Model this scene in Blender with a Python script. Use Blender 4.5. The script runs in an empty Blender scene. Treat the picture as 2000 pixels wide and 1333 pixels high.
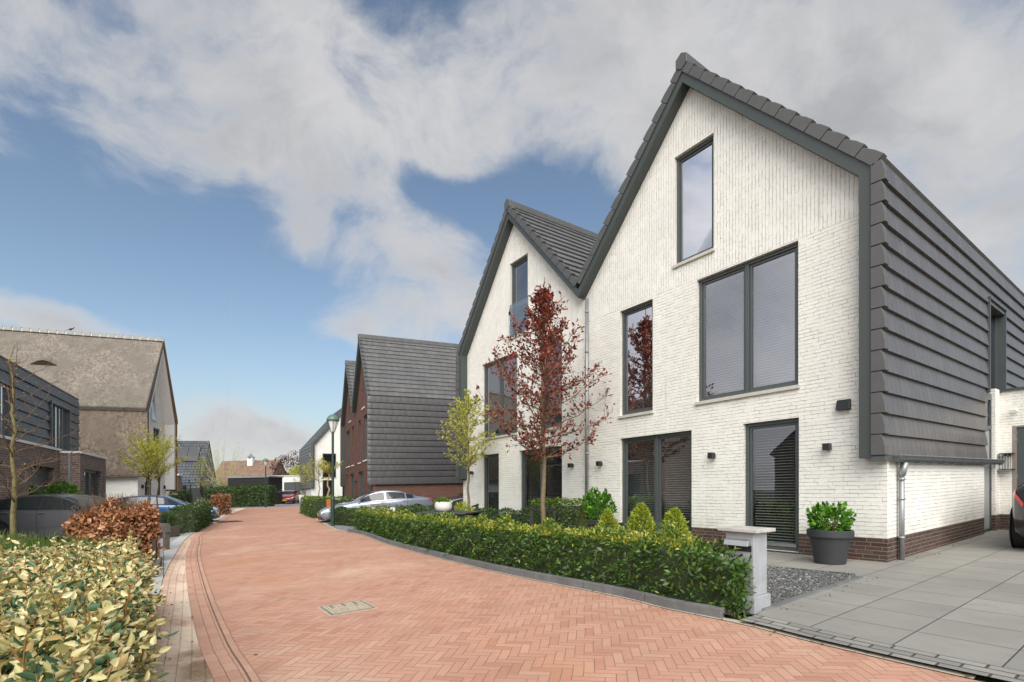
import bpy, bmesh, math, random
import numpy as np
from mathutils import Vector, Matrix

# ------------------------------------------------------------------ camera, world, sun, exposure
S = bpy.context.scene
COL = S.collection
R = math.radians
FOC, HOR, CAMZ, K = 972.0, 950.0, 1.3, 0.024      # focal length in photo px, horizon row, eye height, cross fall of the street
cam_d = bpy.data.cameras.new("camera"); cam = bpy.data.objects.new("camera", cam_d); COL.objects.link(cam)
cam.location = (0, 0, CAMZ); cam.rotation_euler = (R(90), 0, 0)
cam_d.sensor_width = 36; cam_d.lens = 36 * FOC / 2000; cam_d.shift_y = (HOR - 666.5) / 2000
cam_d.clip_start = 0.05; cam_d.clip_end = 3000
S.camera = cam
S.view_settings.view_transform = 'Standard'; S.view_settings.look = 'None'
S.view_settings.exposure = 1.55; S.view_settings.gamma = 1.0
S.view_settings.use_curve_mapping = False
S.cycles.max_bounces = 6; S.cycles.transparent_max_bounces = 12
S.cycles.use_denoising = True
S.cycles.caustics_reflective = False; S.cycles.caustics_refractive = False
S.cycles.sample_clamp_indirect = 8

SUN_EL, SUN_AZ = 42, 176     # degrees; azimuth measured clockwise from +Y (ahead): behind the camera, to the right
sd = Vector((math.sin(R(SUN_AZ)) * math.cos(R(SUN_EL)), math.cos(R(SUN_AZ)) * math.cos(R(SUN_EL)), math.sin(R(SUN_EL))))
sun_d = bpy.data.lights.new("sun", 'SUN'); sun = bpy.data.objects.new("sun", sun_d); COL.objects.link(sun)
sun_d.energy = 1.35; sun_d.angle = R(58); sun_d.color = (1.0, 0.955, 0.89)
sun.rotation_euler = sd.to_track_quat('Z', 'Y').to_euler()
sun.location = (10, -10, 30)

class NT:
    """small node helper"""
    def __init__(s, tree): s.t = tree; s.N = tree.nodes; s.L = tree.links
    def n(s, typ, **kw):
        nd = s.N.new(typ)
        for k_, v in kw.items(): setattr(nd, k_, v)
        return nd
    def put(s, sock, v):
        if isinstance(v, bpy.types.NodeSocket): s.L.new(v, sock)
        else: sock.default_value = v
    def m(s, op, a, b=0.0, c=0.0):
        nd = s.n('ShaderNodeMath', operation=op)
        for i, v in enumerate((a, b, c)): s.put(nd.inputs[i], v)
        return nd.outputs[0]
    def v(s, op, a, b=(0, 0, 0)):
        nd = s.n('ShaderNodeVectorMath', operation=op)
        s.put(nd.inputs[0], a)
        if op == 'SCALE': s.put(nd.inputs['Scale'], b)
        else: s.put(nd.inputs[1], b)
        return nd.outputs['Value' if op in ('LENGTH', 'DISTANCE', 'DOT_PRODUCT') else 'Vector']
    def sep(s, v):
        nd = s.n('ShaderNodeSeparateXYZ'); s.put(nd.inputs[0], v); return nd.outputs
    def com(s, x, y, z):
        nd = s.n('ShaderNodeCombineXYZ')
        for i, v in enumerate((x, y, z)): s.put(nd.inputs[i], v)
        return nd.outputs[0]
    def mix(s, f, a, b):
        nd = s.n('ShaderNodeMix', data_type='RGBA')
        s.put(nd.inputs[0], f)
        for i, v in ((6, a), (7, b)):
            if isinstance(v, bpy.types.NodeSocket): s.L.new(v, nd.inputs[i])
            else: nd.inputs[i].default_value = tuple(v) + (1,) if len(v) == 3 else v
        return nd.outputs[2]
    def mixf(s, f, a, b):
        nd = s.n('ShaderNodeMix', data_type='FLOAT')
        s.put(nd.inputs[0], f); s.put(nd.inputs[2], a); s.put(nd.inputs[3], b)
        return nd.outputs[0]
    def rng(s, v, a, b, c=0.0, d=1.0, smooth=True):
        nd = s.n('ShaderNodeMapRange', interpolation_type='SMOOTHSTEP' if smooth else 'LINEAR')
        for i, q in enumerate((v, a, b, c, d)): s.put(nd.inputs[i], q)
        return nd.outputs[0]
    def noise(s, vec, scale, detail=4, rough=.55, dist=0.0):
        nd = s.n('ShaderNodeTexNoise'); s.put(nd.inputs['Vector'], vec)
        nd.inputs['Scale'].default_value = scale; nd.inputs['Detail'].default_value = detail
        nd.inputs['Roughness'].default_value = rough; nd.inputs['Distortion'].default_value = dist
        return nd.outputs[0]
    def white(s, vec):
        nd = s.n('ShaderNodeTexWhiteNoise'); s.put(nd.inputs['Vector'], vec); return nd.outputs[0]
    def ramp(s, f, stops):
        nd = s.n('ShaderNodeValToRGB'); s.put(nd.inputs[0], f)
        e = nd.color_ramp.elements
        while len(e) < len(stops): e.new(.5)
        for q, (p, c) in zip(e, stops): q.position = p; q.color = tuple(c) + (1,)
        return nd.outputs[0]

def pdir(px, py):
    return Vector(((px - 1000) / FOC, 1.0, (HOR - py) / FOC)).normalized()

def make_world():
    w = bpy.data.worlds.new("World"); S.world = w; w.use_nodes = True
    t = NT(w.node_tree); t.N.clear()
    sky = t.n('ShaderNodeTexSky', sky_type='NISHITA', sun_disc=False)
    sky.sun_elevation = R(SUN_EL); sky.sun_rotation = R(SUN_AZ)
    sky.air_density = 1.0; sky.dust_density = 1.0; sky.ozone_density = 1.6
    g = t.n('ShaderNodeTexCoord').outputs['Generated']
    d = t.v('NORMALIZE', g)
    # cloud field: billows of noise in sky directions, thickened around the places where cloud banks stand
    warp = t.v('SCALE', t.v('SUBTRACT', t.n('ShaderNodeTexNoise').outputs['Color'], (.5, .5, .5)), .16)
    wn = warp.node.inputs[0].links[0].from_node.inputs[0].links[0].from_node
    t.L.new(d, wn.inputs['Vector']); wn.inputs['Scale'].default_value = 4.0; wn.inputs['Detail'].default_value = 5
    dw = t.v('ADD', d, warp)
    st = t.v('MULTIPLY', dw, (1.0, 1.0, 1.7))
    n1 = t.noise(st, 2.6, 9, .58, .25)
    n2 = t.noise(t.v('ADD', st, (7.3, 1.1, 3.7)), 7.0, 6, .55)
    acc = None
    blobs = [  # px, py, radius x, radius y (px), weight
        (330, 90, 460, 250, .85), (650, 130, 400, 230, .95), (120, 150, 260, 150, .30), (760, 210, 240, 120, .35),
        (470, 290, 200, 80, .40), (900, 320, 120, 60, .20), (980, 190, 240, 200, .42),
        (790, 500, 290, 95, .78), (700, 635, 160, 90, .62), (900, 610, 300, 130, .50), (560, 415, 120, 70, .75), (720, 385, 150, 60, .7), (870, 320, 170, 60, .6),
        (1320, 160, 640, 300, .9), (1800, 260, 620, 380, 1.0), (1150, 60, 300, 200, .5), (1950, 480, 300, 250, .6), (1250, 300, 170, 90, .22),
        (90, 635, 240, 55, 1.0), (-150, 200, 200, 200, .6), (520, 860, 260, 75, 1.0), (300, 900, 300, 60, .6), (1000, 660, 260, 150, .3),
        (2700, 400, 700, 700, .6), (300, -1100, 900, 500, .5)]
    for px, py, rx, ry, wgt in blobs:
        c = pdir(px, py)
        kk = FOC * (1 + ((px - 1000) / FOC) ** 2 + ((HOR - py) / FOC) ** 2) ** .6
        q = t.v('MULTIPLY', t.v('SUBTRACT', dw, tuple(c)), (kk * 1.05 / rx, kk * 1.05 / rx, kk * 1.1 / ry))
        f = t.rng(t.v('LENGTH', q), 0.0, 1.25, wgt, 0.0)
        acc = f if acc is None else t.m('ADD', acc, f)
    acc = t.m('ADD', acc, t.rng(t.sep(d)[1], .25, -.2, 0.0, .75))      # the sky behind is overcast
    acc = t.m('ADD', acc, t.rng(t.sep(d)[0], -.74, -.92, 0.0, .7))         # and so is the sky at the left
    acc = t.m('MINIMUM', acc, 1.0)
    n1 = t.noise(st, 3.1, 10, .62, .35)
    dens = t.m('ADD', t.m('MULTIPLY', t.m('SUBTRACT', n1, .5), 2.6), t.m('ADD', t.m('MULTIPLY', acc, 1.0), t.m('SUBTRACT', t.m('MULTIPLY', t.m('SUBTRACT', n2, .5), .5), .36)))
    mask = t.rng(dens, -.14, .70, 0.0, .95)
    thick = t.rng(dens, .22, .85)
    shade = t.noise(t.v('ADD', st, (2.0, 5.0, 1.0)), 3.0, 8, .6, .3)
    body = t.mix(t.rng(shade, .34, .66), CLOUD_DARK, CLOUD_LIGHT)
    cloud = t.mix(t.m('MULTIPLY', thick, .85), CLOUD_LIGHT, body)
    cloud = t.v('SCALE', cloud, t.rng(t.sep(d)[1], .1, -.4, 1.0, 2.9))     # overcast behind, out of view, brightened as added fill light
    z = t.sep(d)[2]
    base = t.mix(1.0, sky.outputs[0], (0, 0, 0))
    tint = t.n('ShaderNodeMix', data_type='RGBA', blend_type='MULTIPLY'); tint.inputs[0].default_value = 1
    t.L.new(sky.outputs[0], tint.inputs[6]); tint.inputs[7].default_value = SKY_TINT
    hz = t.rng(z, -.02, .30, .55, 0.0)
    skyc = t.mix(hz, tint.outputs[2], HAZE_COL)
    col = t.mix(mask, skyc, cloud)
    bg = t.n('ShaderNodeBackground'); t.L.new(col, bg.inputs[0]); bg.inputs[1].default_value = SKY_STR
    out = t.n('ShaderNodeOutputWorld'); t.L.new(bg.outputs[0], out.inputs[0])

SKY_STR = 0.06
SKY_TINT = (.92, .88, .80, 1)
CLOUD_LIGHT, CLOUD_DARK, HAZE_COL = (3.8, 3.78, 3.8), (2.3, 2.33, 2.46), (2.3, 2.55, 2.75)
make_world()

# ------------------------------------------------------------------ geometry helpers
rnd = random.Random(7)
def gz(x, y=0.0): return K * max(-70.0, min(40.0, x))
def G(px, py):
    Y = CAMZ * FOC / ((py - HOR) + K * (px - 1000)); return ((px - 1000) * Y / FOC, Y)
def at(px, Y): return ((px - 1000) * Y / FOC, Y)
def zl(px, py, Y): return CAMZ + (HOR - py) * Y / FOC - K * (px - 1000) * Y / FOC

class MB:
    def __init__(s): s.v = []; s.f = []; s.r = []; s.mi = []; s.cur = 0.5; s.m = 0
    def poly(s, pts):
        i = len(s.v); s.v += [tuple(p) for p in pts]; s.f.append(tuple(range(i, i + len(pts)))); s.r.append(s.cur); s.mi.append(s.m); return s
    def mesh(s, vs, fs):
        i = len(s.v); s.v += [tuple(p) for p in vs]
        for f in fs: s.f.append(tuple(i + q for q in f)); s.r.append(s.cur); s.mi.append(s.m)
        return s
    def hexa(s, p):   # 8 points: bottom ring, top ring
        return s.mesh(p, [(3, 2, 1, 0), (4, 5, 6, 7), (0, 1, 5, 4), (1, 2, 6, 5), (2, 3, 7, 6), (3, 0, 4, 7)])
    def box(s, x0, x1, y0, y1, z0, z1):
        return s.hexa([(x0, y0, z0), (x1, y0, z0), (x1, y1, z0), (x0, y1, z0), (x0, y0, z1), (x1, y0, z1), (x1, y1, z1), (x0, y1, z1)])
    def prism(s, prof, a0, a1, fn):
        """closed profile of 2-D points swept from a0 to a1; fn(a, p) gives the 3-D point"""
        n = len(prof); vs = [fn(a0, p) for p in prof] + [fn(a1, p) for p in prof]
        fs = [tuple(range(n))[::-1], tuple(range(n, 2 * n))] + [(i, (i + 1) % n, n + (i + 1) % n, n + i) for i in range(n)]
        return s.mesh(vs, fs)
    def tube(s, pts, rad, n=8, caps=True):
        pts = [Vector(p) for p in pts]
        if not hasattr(rad, '__len__'): rad = [rad] * len(pts)
        vs, fs = [], []
        ref = None
        for i, p in enumerate(pts):
            d = (pts[min(i + 1, len(pts) - 1)] - pts[max(i - 1, 0)]).normalized()
            if ref is None: ref = d.orthogonal().normalized()
            a = (ref - d * ref.dot(d))
            a = a.normalized() if a.length > 1e-5 else d.orthogonal().normalized()
            ref = a; b = d.cross(a)
            for j in range(n):
                th = 2 * math.pi * j / n
                vs.append(p + (a * math.cos(th) + b * math.sin(th)) * rad[i])
        for i in range(len(pts) - 1):
            for j in range(n):
                fs.append((i * n + j, i * n + (j + 1) % n, (i + 1) * n + (j + 1) % n, (i + 1) * n + j))
        if caps: fs += [tuple(range(n))[::-1], tuple(range((len(pts) - 1) * n, len(pts) * n))]
        return s.mesh(vs, fs)
    def lathe(s, prof, c=(0, 0, 0), n=24):
        vs, fs = [], []
        for r, z in prof:
            for j in range(n):
                th = 2 * math.pi * j / n
                vs.append((c[0] + r * math.cos(th), c[1] + r * math.sin(th), c[2] + z))
        for i in range(len(prof) - 1):
            for j in range(n):
                fs.append((i * n + j, i * n + (j + 1) % n, (i + 1) * n + (j + 1) % n, (i + 1) * n + j))
        fs += [tuple(range(n))[::-1], tuple(range((len(prof) - 1) * n, len(prof) * n))]
        return s.mesh(vs, fs)
    def build(s, name, mat, parent=None, smooth=False, bevel=0, fix=True, world=None):
        me = bpy.data.meshes.new(name)
        me.from_pydata([tuple(p) for p in s.v], [], s.f)
        mats = mat if isinstance(mat, (list, tuple)) else [mat]
        for m_ in mats: me.materials.append(m_)
        if len(mats) > 1: me.polygons.foreach_set('material_index', s.mi)
        a = me.attributes.new('rnd', 'FLOAT', 'FACE'); a.data.foreach_set('value', s.r)
        w = me.attributes.new('wc', 'FLOAT_VECTOR', 'POINT'); w.data.foreach_set('vector', np.array(s.v, dtype=np.float32).ravel())
        if fix:
            b = bmesh.new(); b.from_mesh(me); bmesh.ops.recalc_face_normals(b, faces=b.faces); b.to_mesh(me); b.free()
        if smooth: me.polygons.foreach_set('use_smooth', [True] * len(me.polygons))
        o = bpy.data.objects.new(name, me); COL.objects.link(o)
        if parent is not None:
            o.parent = parent
            root = parent
            while root.parent: root = root.parent
            sh = root.get('_sh')
            if sh is not None:
                A = np.array(s.v); A[:, 2] += sh[0] * A[:, 0] + sh[1] * A[:, 1]
                me.vertices.foreach_set('co', A.astype(np.float32).ravel()); me.update()
        if bevel:
            md = o.modifiers.new('bevel', 'BEVEL'); md.width = bevel; md.segments = 2; md.limit_method = 'ANGLE'; md.angle_limit = R(40)
        if smooth == 'auto':
            pass
        return o

def tag(o, label=None, cat=None, group=None, kind=None):
    if label: o['label'] = label
    if cat: o['category'] = cat
    if group: o['group'] = group
    if kind: o['kind'] = kind
    return o
def thing(name, label, cat, x, y, rot=0.0, group=None, z=0.0, sheared=False, lean=False):
    """Empty at the thing's base; a sheared thing (a building) follows the cross fall of the street, a leaning one (a car) stands square on it"""
    o = bpy.data.objects.new(name, None); COL.objects.link(o); o.empty_display_size = .3
    o.location = (x, y, gz(x, y) + z); o.rotation_euler = (0, 0, rot)
    if sheared: o['_sh'] = (K * math.cos(rot), -K * math.sin(rot))
    if lean: o.rotation_euler = (Matrix.Rotation(-math.atan(K), 3, 'Y') @ Matrix.Rotation(rot, 3, 'Z')).to_euler()
    return tag(o, label, cat, group)
def dup(root, x, y, rot=None, label=None, z=0.0, scale=None):
    r = root.copy(); COL.objects.link(r); r.location = (x, y, gz(x, y) + z)
    if rot is not None: r.rotation_euler = (0, 0, rot)
    if scale: r.scale = (scale,) * 3
    if label: r['label'] = label
    def rec(a, b):
        for ch in list(a.children):
            c = ch.copy(); COL.objects.link(c); c.parent = b; rec(ch, c)
    rec(root, r)
    return r

# ------------------------------------------------------------------ materials
def newmat(name):
    m = bpy.data.materials.new(name); m.use_nodes = True
    t = NT(m.node_tree); b = t.N['Principled BSDF']
    return m, t, b
def setp(t, b, **kw):
    names = dict(col='Base Color', rough='Roughness', metal='Metallic', spec='Specular IOR Level', coat='Coat Weight', emit='Emission Strength', ecol='Emission Color', norm='Normal', trans='Transmission Weight', ior='IOR', coatr='Coat Roughness', sheen='Sheen Weight')
    for k_, v in kw.items():
        s_ = b.inputs[names[k_]]
        if isinstance(v, bpy.types.NodeSocket): t.L.new(v, s_)
        elif k_ in ('col', 'ecol'): s_.default_value = tuple(v) + (1,)
        else: s_.default_value = v
def bump(t, h, dist=.01, strength=1.0, normal=None):
    nd = t.n('ShaderNodeBump'); t.put(nd.inputs['Height'], h); nd.inputs['Distance'].default_value = dist; nd.inputs['Strength'].default_value = strength
    if normal is not None: t.L.new(normal, nd.inputs['Normal'])
    return nd.outputs[0]
def attr(t, name, fac=False):
    nd = t.n('ShaderNodeAttribute', attribute_name=name); return nd.outputs['Fac' if fac else 'Vector']
def plain(name, col, rough=.5, metal=0.0, var=.12, scale=6.0, spec=.5, coat=0.0, bumpd=0.0, obj=True):
    m, t, b = newmat(name)
    co = t.n('ShaderNodeTexCoord').outputs['Object']
    n_ = t.noise(co, scale, 5, .6)
    f = t.rng(n_, .3, .7, 1 - var, 1 + var, False)
    c = t.v('SCALE', tuple(col), f)
    setp(t, b, col=c, rough=t.rng(n_, .2, .8, max(.02, rough - .08), min(1, rough + .08), False), metal=metal, spec=spec, coat=coat)
    if bumpd: setp(t, b, norm=bump(t, t.noise(co, scale * 8, 4), bumpd))
    return m
def wallcoord(t):
    """running length along a wall, and height, whichever way the wall faces"""
    wc = t.sep(attr(t, 'wc')); nm = t.sep(t.n('ShaderNodeTexCoord').outputs['Normal'])
    f = t.m('GREATER_THAN', t.m('ABSOLUTE', nm[0]), .6)
    return t.mixf(f, wc[0], wc[1]), wc[2], wc
def brick(name, cols, mortar, bw=.215, bh=.0625, joint=.012, rough=.85, depth=.006, vertical_above=None, noise_amt=.5, jcol_amt=1.0, rag=.004, vj=1.0, grime=0.0):
    m, t, b = newmat(name)
    a, z, wc = wallcoord(t)
    vec3 = t.com(a, z, 0.0)
    rg = t.m('MULTIPLY', t.m('SUBTRACT', t.noise(vec3, 14, 3), .5), rag * 2)
    a = t.m('ADD', a, rg); z = t.m('ADD', z, t.m('MULTIPLY', t.m('SUBTRACT', t.noise(vec3, 9, 3), .5), rag * 2.2))
    if vertical_above is not None:
        sw = t.m('GREATER_THAN', wc[2], vertical_above)
        a, z = t.mixf(sw, a, z), t.mixf(sw, z, a)
    rowf = t.m('DIVIDE', z, bh); row = t.m('FLOOR', rowf)
    off = t.m('MULTIPLY', t.m('MODULO', t.m('ABSOLUTE', row), 2.0), .5)
    off = t.m('ADD', off, t.m('MULTIPLY', t.white(t.com(row, 3.0, 1.0)), .35))
    colf = t.m('ADD', t.m('DIVIDE', a, bw), off); cl = t.m('FLOOR', colf)
    fx = t.m('MULTIPLY', t.m('FRACT', colf), bw); fz = t.m('MULTIPLY', t.m('FRACT', rowf), bh)
    ex = t.m('MINIMUM', fx, t.m('SUBTRACT', bw, fx)); ez = t.m('MINIMUM', fz, t.m('SUBTRACT', bh, fz))
    e = t.m('MINIMUM', t.m('MULTIPLY', ex, vj), ez)
    br = t.rng(e, joint * .25, joint * .75)
    rid = t.white(t.com(row, cl, 0.0))
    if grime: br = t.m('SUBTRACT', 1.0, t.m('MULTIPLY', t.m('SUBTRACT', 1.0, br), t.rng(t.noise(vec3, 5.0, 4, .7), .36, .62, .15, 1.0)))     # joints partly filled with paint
    c = t.ramp(rid, [(i / max(1, len(cols) - 1), q) for i, q in enumerate(cols)])
    fine = t.noise(vec3, 60, 5, .65)
    c = t.v('SCALE', c, t.rng(fine, .25, .75, 1 - .25 * noise_amt, 1 + .25 * noise_amt, False))
    big = t.noise(vec3, .8, 5, .6)
    c = t.v('SCALE', c, t.rng(big, .3, .7, .94, 1.05, False))
    col = t.mix(t.m('MULTIPLY', t.m('SUBTRACT', 1.0, br), jcol_amt), c, mortar)
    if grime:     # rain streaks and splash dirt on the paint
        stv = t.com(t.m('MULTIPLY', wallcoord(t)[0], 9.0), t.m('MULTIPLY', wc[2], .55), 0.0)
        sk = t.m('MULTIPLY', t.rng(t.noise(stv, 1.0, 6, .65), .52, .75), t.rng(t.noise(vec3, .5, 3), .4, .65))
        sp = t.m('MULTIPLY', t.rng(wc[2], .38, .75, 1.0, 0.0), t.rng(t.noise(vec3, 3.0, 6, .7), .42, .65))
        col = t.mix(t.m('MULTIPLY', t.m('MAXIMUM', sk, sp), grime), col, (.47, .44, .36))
    h = t.m('ADD', t.m('MULTIPLY', br, 1.0), t.m('ADD', t.m('MULTIPLY', fine, .35), t.m('MULTIPLY', rid, .5)))
    setp(t, b, col=col, rough=rough, spec=.25, norm=bump(t, h, depth))
    return m
def tilemat(name, col, w=.21, rough=.42, contrast=.16, joint=.006):
    m, t, b = newmat(name)
    wc = t.sep(attr(t, 'wc')); r_ = attr(t, 'rnd', True)
    x = t.m('ADD', t.m('DIVIDE', wc[0], w), t.m('MULTIPLY', r_, 17.3))
    fx = t.m('MULTIPLY', t.m('FRACT', x), w)
    e = t.m('MINIMUM', fx, t.m('SUBTRACT', w, fx))
    jt = t.rng(e, joint * .3, joint)
    rid = t.white(t.com(t.m('FLOOR', x), r_, 0.0))
    co = t.n('ShaderNodeTexCoord').outputs['Object']
    nn = t.noise(co, 3.0, 6, .65)
    f = t.m('MULTIPLY', t.m('ADD', t.m('MULTIPLY', rid, contrast * 2), 1 - contrast), t.rng(nn, .25, .75, .88, 1.12, False))
    c = t.mix(t.m('SUBTRACT', 1.0, jt), t.v('SCALE', tuple(col), f), (.012, .012, .013))
    h = t.m('ADD', jt, t.m('MULTIPLY', t.m('SINE', t.m('MULTIPLY', t.m('FRACT', x), 3.1416)), .9))
    setp(t, b, col=c, rough=t.m('ADD', rough - .08, t.m('MULTIPLY', nn, .16)), spec=.5, norm=bump(t, h, .0035, 1.0))
    return m
def leafmat(name, stops, rough=.45, trans=.3, spec=.4):
    m, t, b = newmat(name)
    c = t.ramp(attr(t, 'rnd', True), stops)
    setp(t, b, col=c, rough=rough, spec=spec)
    tr = t.n('ShaderNodeBsdfTranslucent'); t.L.new(t.v('MULTIPLY', c, (1.1, 1.2, .6)), tr.inputs[0])
    mx = t.n('ShaderNodeMixShader'); mx.inputs[0].default_value = trans
    t.L.new(b.outputs[0], mx.inputs[1]); t.L.new(tr.outputs[0], mx.inputs[2])
    t.L.new(mx.outputs[0], t.N['Material Output'].inputs[0])
    return m
def glassmat(name, tint=(.55, .6, .6), refl=.30, rough=.0):
    m, t, b = newmat(name)
    t.N.remove(b)
    co = t.n('ShaderNodeTexCoord').outputs['Object']
    nb = bump(t, t.noise(co, .9, 2, .4), .004, .4)
    gl = t.n('ShaderNodeBsdfGlossy'); gl.inputs['Roughness'].default_value = rough; gl.inputs[0].default_value = (.92, .93, 1.0, 1); t.L.new(nb, gl.inputs['Normal'])
    tp = t.n('ShaderNodeBsdfTransparent'); tp.inputs[0].default_value = tuple(tint) + (1,)
    lw = t.n('ShaderNodeLayerWeight'); lw.inputs[0].default_value = .35
    f = t.m('MINIMUM', t.m('ADD', refl, t.m('MULTIPLY', lw.outputs['Fresnel'], .6)), .95)
    mx = t.n('ShaderNodeMixShader'); t.L.new(f, mx.inputs[0]); t.L.new(tp.outputs[0], mx.inputs[1]); t.L.new(gl.outputs[0], mx.inputs[2])
    t.L.new(mx.outputs[0], t.N['Material Output'].inputs[0])
    return m
def paint(name, col, flake=.0, rough=.28):
    m, t, b = newmat(name)
    co = t.n('ShaderNodeTexCoord').outputs['Object']
    n_ = t.noise(co, 2.2, 5, .6)
    setp(t, b, col=t.v('SCALE', tuple(col), t.rng(n_, .3, .7, .93, 1.07, False)), rough=rough, metal=flake, coat=1.0, coatr=.03)
    return m
def herring(name, cols, w=.072, N=3, ang=0.0, mortar=(.34, .205, .13)):
    m, t, b = newmat(name)
    co = attr(t, 'wc'); s_ = t.sep(co)
    ca, sa = math.cos(ang), math.sin(ang)
    wob = t.noise(co, .55, 2); wob2 = t.noise(t.v('ADD', co, (9, 4, 0)), .55, 2)
    X = t.m('ADD', t.m('ADD', t.m('MULTIPLY', s_[0], ca / w), t.m('MULTIPLY', s_[1], sa / w)), t.m('MULTIPLY', wob, 1.6))
    Y = t.m('ADD', t.m('ADD', t.m('MULTIPLY', s_[0], -sa / w), t.m('MULTIPLY', s_[1], ca / w)), t.m('MULTIPLY', wob2, 1.6))
    i, j = t.m('FLOOR', X), t.m('FLOOR', Y); fx, fy = t.m('FRACT', X), t.m('FRACT', Y)
    d = t.m('SUBTRACT', i, j)
    mm = t.m('FLOORED_MODULO', d, 2.0 * N)
    isv = t.m('GREATER_THAN', mm, N - .5)
    mv = t.m('SUBTRACT', 2.0 * N - 1, mm)
    al = t.mixf(isv, t.m('ADD', mm, fx), t.m('ADD', mv, fy)); ac = t.mixf(isv, fy, fx)
    idx = t.mixf(isv, t.m('SUBTRACT', i, mm), i); idy = t.mixf(isv, j, t.m('SUBTRACT', j, mv))
    idv = t.com(idx, idy, isv)
    e = t.m('MINIMUM', t.m('MINIMUM', ac, t.m('SUBTRACT', 1.0, ac)), t.m('MINIMUM', al, t.m('SUBTRACT', float(N), al)))
    br = t.rng(e, .012, .062)
    rid = t.white(idv); rid2 = t.white(t.v('ADD', idv, (5.5, 1.5, 2.0)))
    c = t.ramp(rid, [(k_ / (len(cols) - 1), q) for k_, q in enumerate(cols)])
    big = t.noise(co, .35, 5, .6, .3); mid = t.noise(co, 1.6, 5, .6); fine = t.noise(co, 70, 4, .65)
    c = t.mix(t.rng(big, .50, .70, 0, .5), c, (.46, .22, .11))
    c = t.mix(t.rng(t.noise(t.v('ADD', co, (3, 8, 0)), .5, 6, .65, .5), .50, .72, 0, .55), c, (.62, .45, .33))
    c = t.v('SCALE', c, t.m('MULTIPLY', t.rng(mid, .25, .75, .90, 1.09, False), t.rng(fine, .2, .8, .88, 1.12, False)))
    # dusty sand swept into some joints
    jc = t.mix(t.rng(t.noise(co, 2.3, 4), .45, .65), mortar, (.36, .26, .17))
    col = t.mix(br, jc, c)
    h = t.m('ADD', t.m('MULTIPLY', br, 1.0), t.m('ADD', t.m('MULTIPLY', rid2, .55), t.m('MULTIPLY', fine, .25)))
    setp(t, b, col=col, rough=.82, spec=.25, norm=bump(t, h, .0035))
    return m
def runbond(name, cols, mortar, L=.2, Wd=.1, joint=.006, rough=.85, sand=None, sandcol=(.52, .38, .25), use='uvm', dirt=None):
    """bricks laid in rows along a strip; its coordinates (metres along, metres across) are the strip's own"""
    m, t, b = newmat(name)
    co = attr(t, use); s_ = t.sep(co)
    rag = t.m('MULTIPLY', t.m('SUBTRACT', t.noise(co, 5, 3), .5), .012)
    rowf = t.m('DIVIDE', t.m('ADD', s_[1], rag), Wd); row = t.m('FLOOR', rowf)
    colf = t.m('ADD', t.m('DIVIDE', s_[0], L), t.m('ADD', t.m('MULTIPLY', t.m('FLOORED_MODULO', row, 2.0), .5), t.m('MULTIPLY', t.white(t.com(row, 1.0, 0.0)), .3)))
    cl = t.m('FLOOR', colf)
    fx = t.m('MULTIPLY', t.m('FRACT', colf), L); fy = t.m('MULTIPLY', t.m('FRACT', rowf), Wd)
    e = t.m('MINIMUM', t.m('MINIMUM', fx, t.m('SUBTRACT', L, fx)), t.m('MINIMUM', fy, t.m('SUBTRACT', Wd, fy)))
    br = t.rng(e, joint * .2, joint)
    rid = t.white(t.com(row, cl, 2.0))
    c = t.ramp(rid, [(i / max(1, len(cols) - 1), q) for i, q in enumerate(cols)])
    fine = t.noise(attr(t, 'wc'), 55, 4, .65); mid = t.noise(attr(t, 'wc'), 1.7, 5, .6)
    c = t.v('SCALE', c, t.m('MULTIPLY', t.rng(fine, .2, .8, .87, 1.13, False), t.rng(mid, .25, .75, .88, 1.1, False)))
    col = t.mix(br, mortar, c)
    if sand is not None:
        lo, hi = sand
        ctr = t.m('ABSOLUTE', t.m('SUBTRACT', s_[1], lo))
        f = t.m('MULTIPLY', t.rng(ctr, hi * .25, hi, 1.0, 0.0), t.rng(t.noise(attr(t, 'wc'), 1.1, 5, .65), .28, .50))
        col = t.mix(t.m('MULTIPLY', f, .92), col, t.v('SCALE', sandcol, t.rng(fine, .2, .8, .8, 1.2, False)))
    if dirt is not None:
        s0, s1 = dirt
        f = t.m('MULTIPLY', t.rng(t.m('ABSOLUTE', t.m('SUBTRACT', s_[0], s0)), s1 * .5, s1, 1.0, 0.0), t.rng(t.m('ABSOLUTE', t.m('SUBTRACT', s_[1], .52)), .1, .30, 1.0, 0.0))
        f = t.m('MULTIPLY', f, t.rng(t.noise(attr(t, 'wc'), 2.6, 5, .7), .30, .55))
        col = t.mix(t.m('MULTIPLY', f, .9), col, t.v('SCALE', (.25, .16, .095), t.rng(t.noise(attr(t, 'wc'), 24, 5, .7), .3, .7, .5, 1.3, False)))
    setp(t, b, col=col, rough=rough, spec=.25, norm=bump(t, t.m('ADD', br, t.m('ADD', t.m('MULTIPLY', fine, .4), t.m('MULTIPLY', rid, .3))), .005))
    return m
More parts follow.
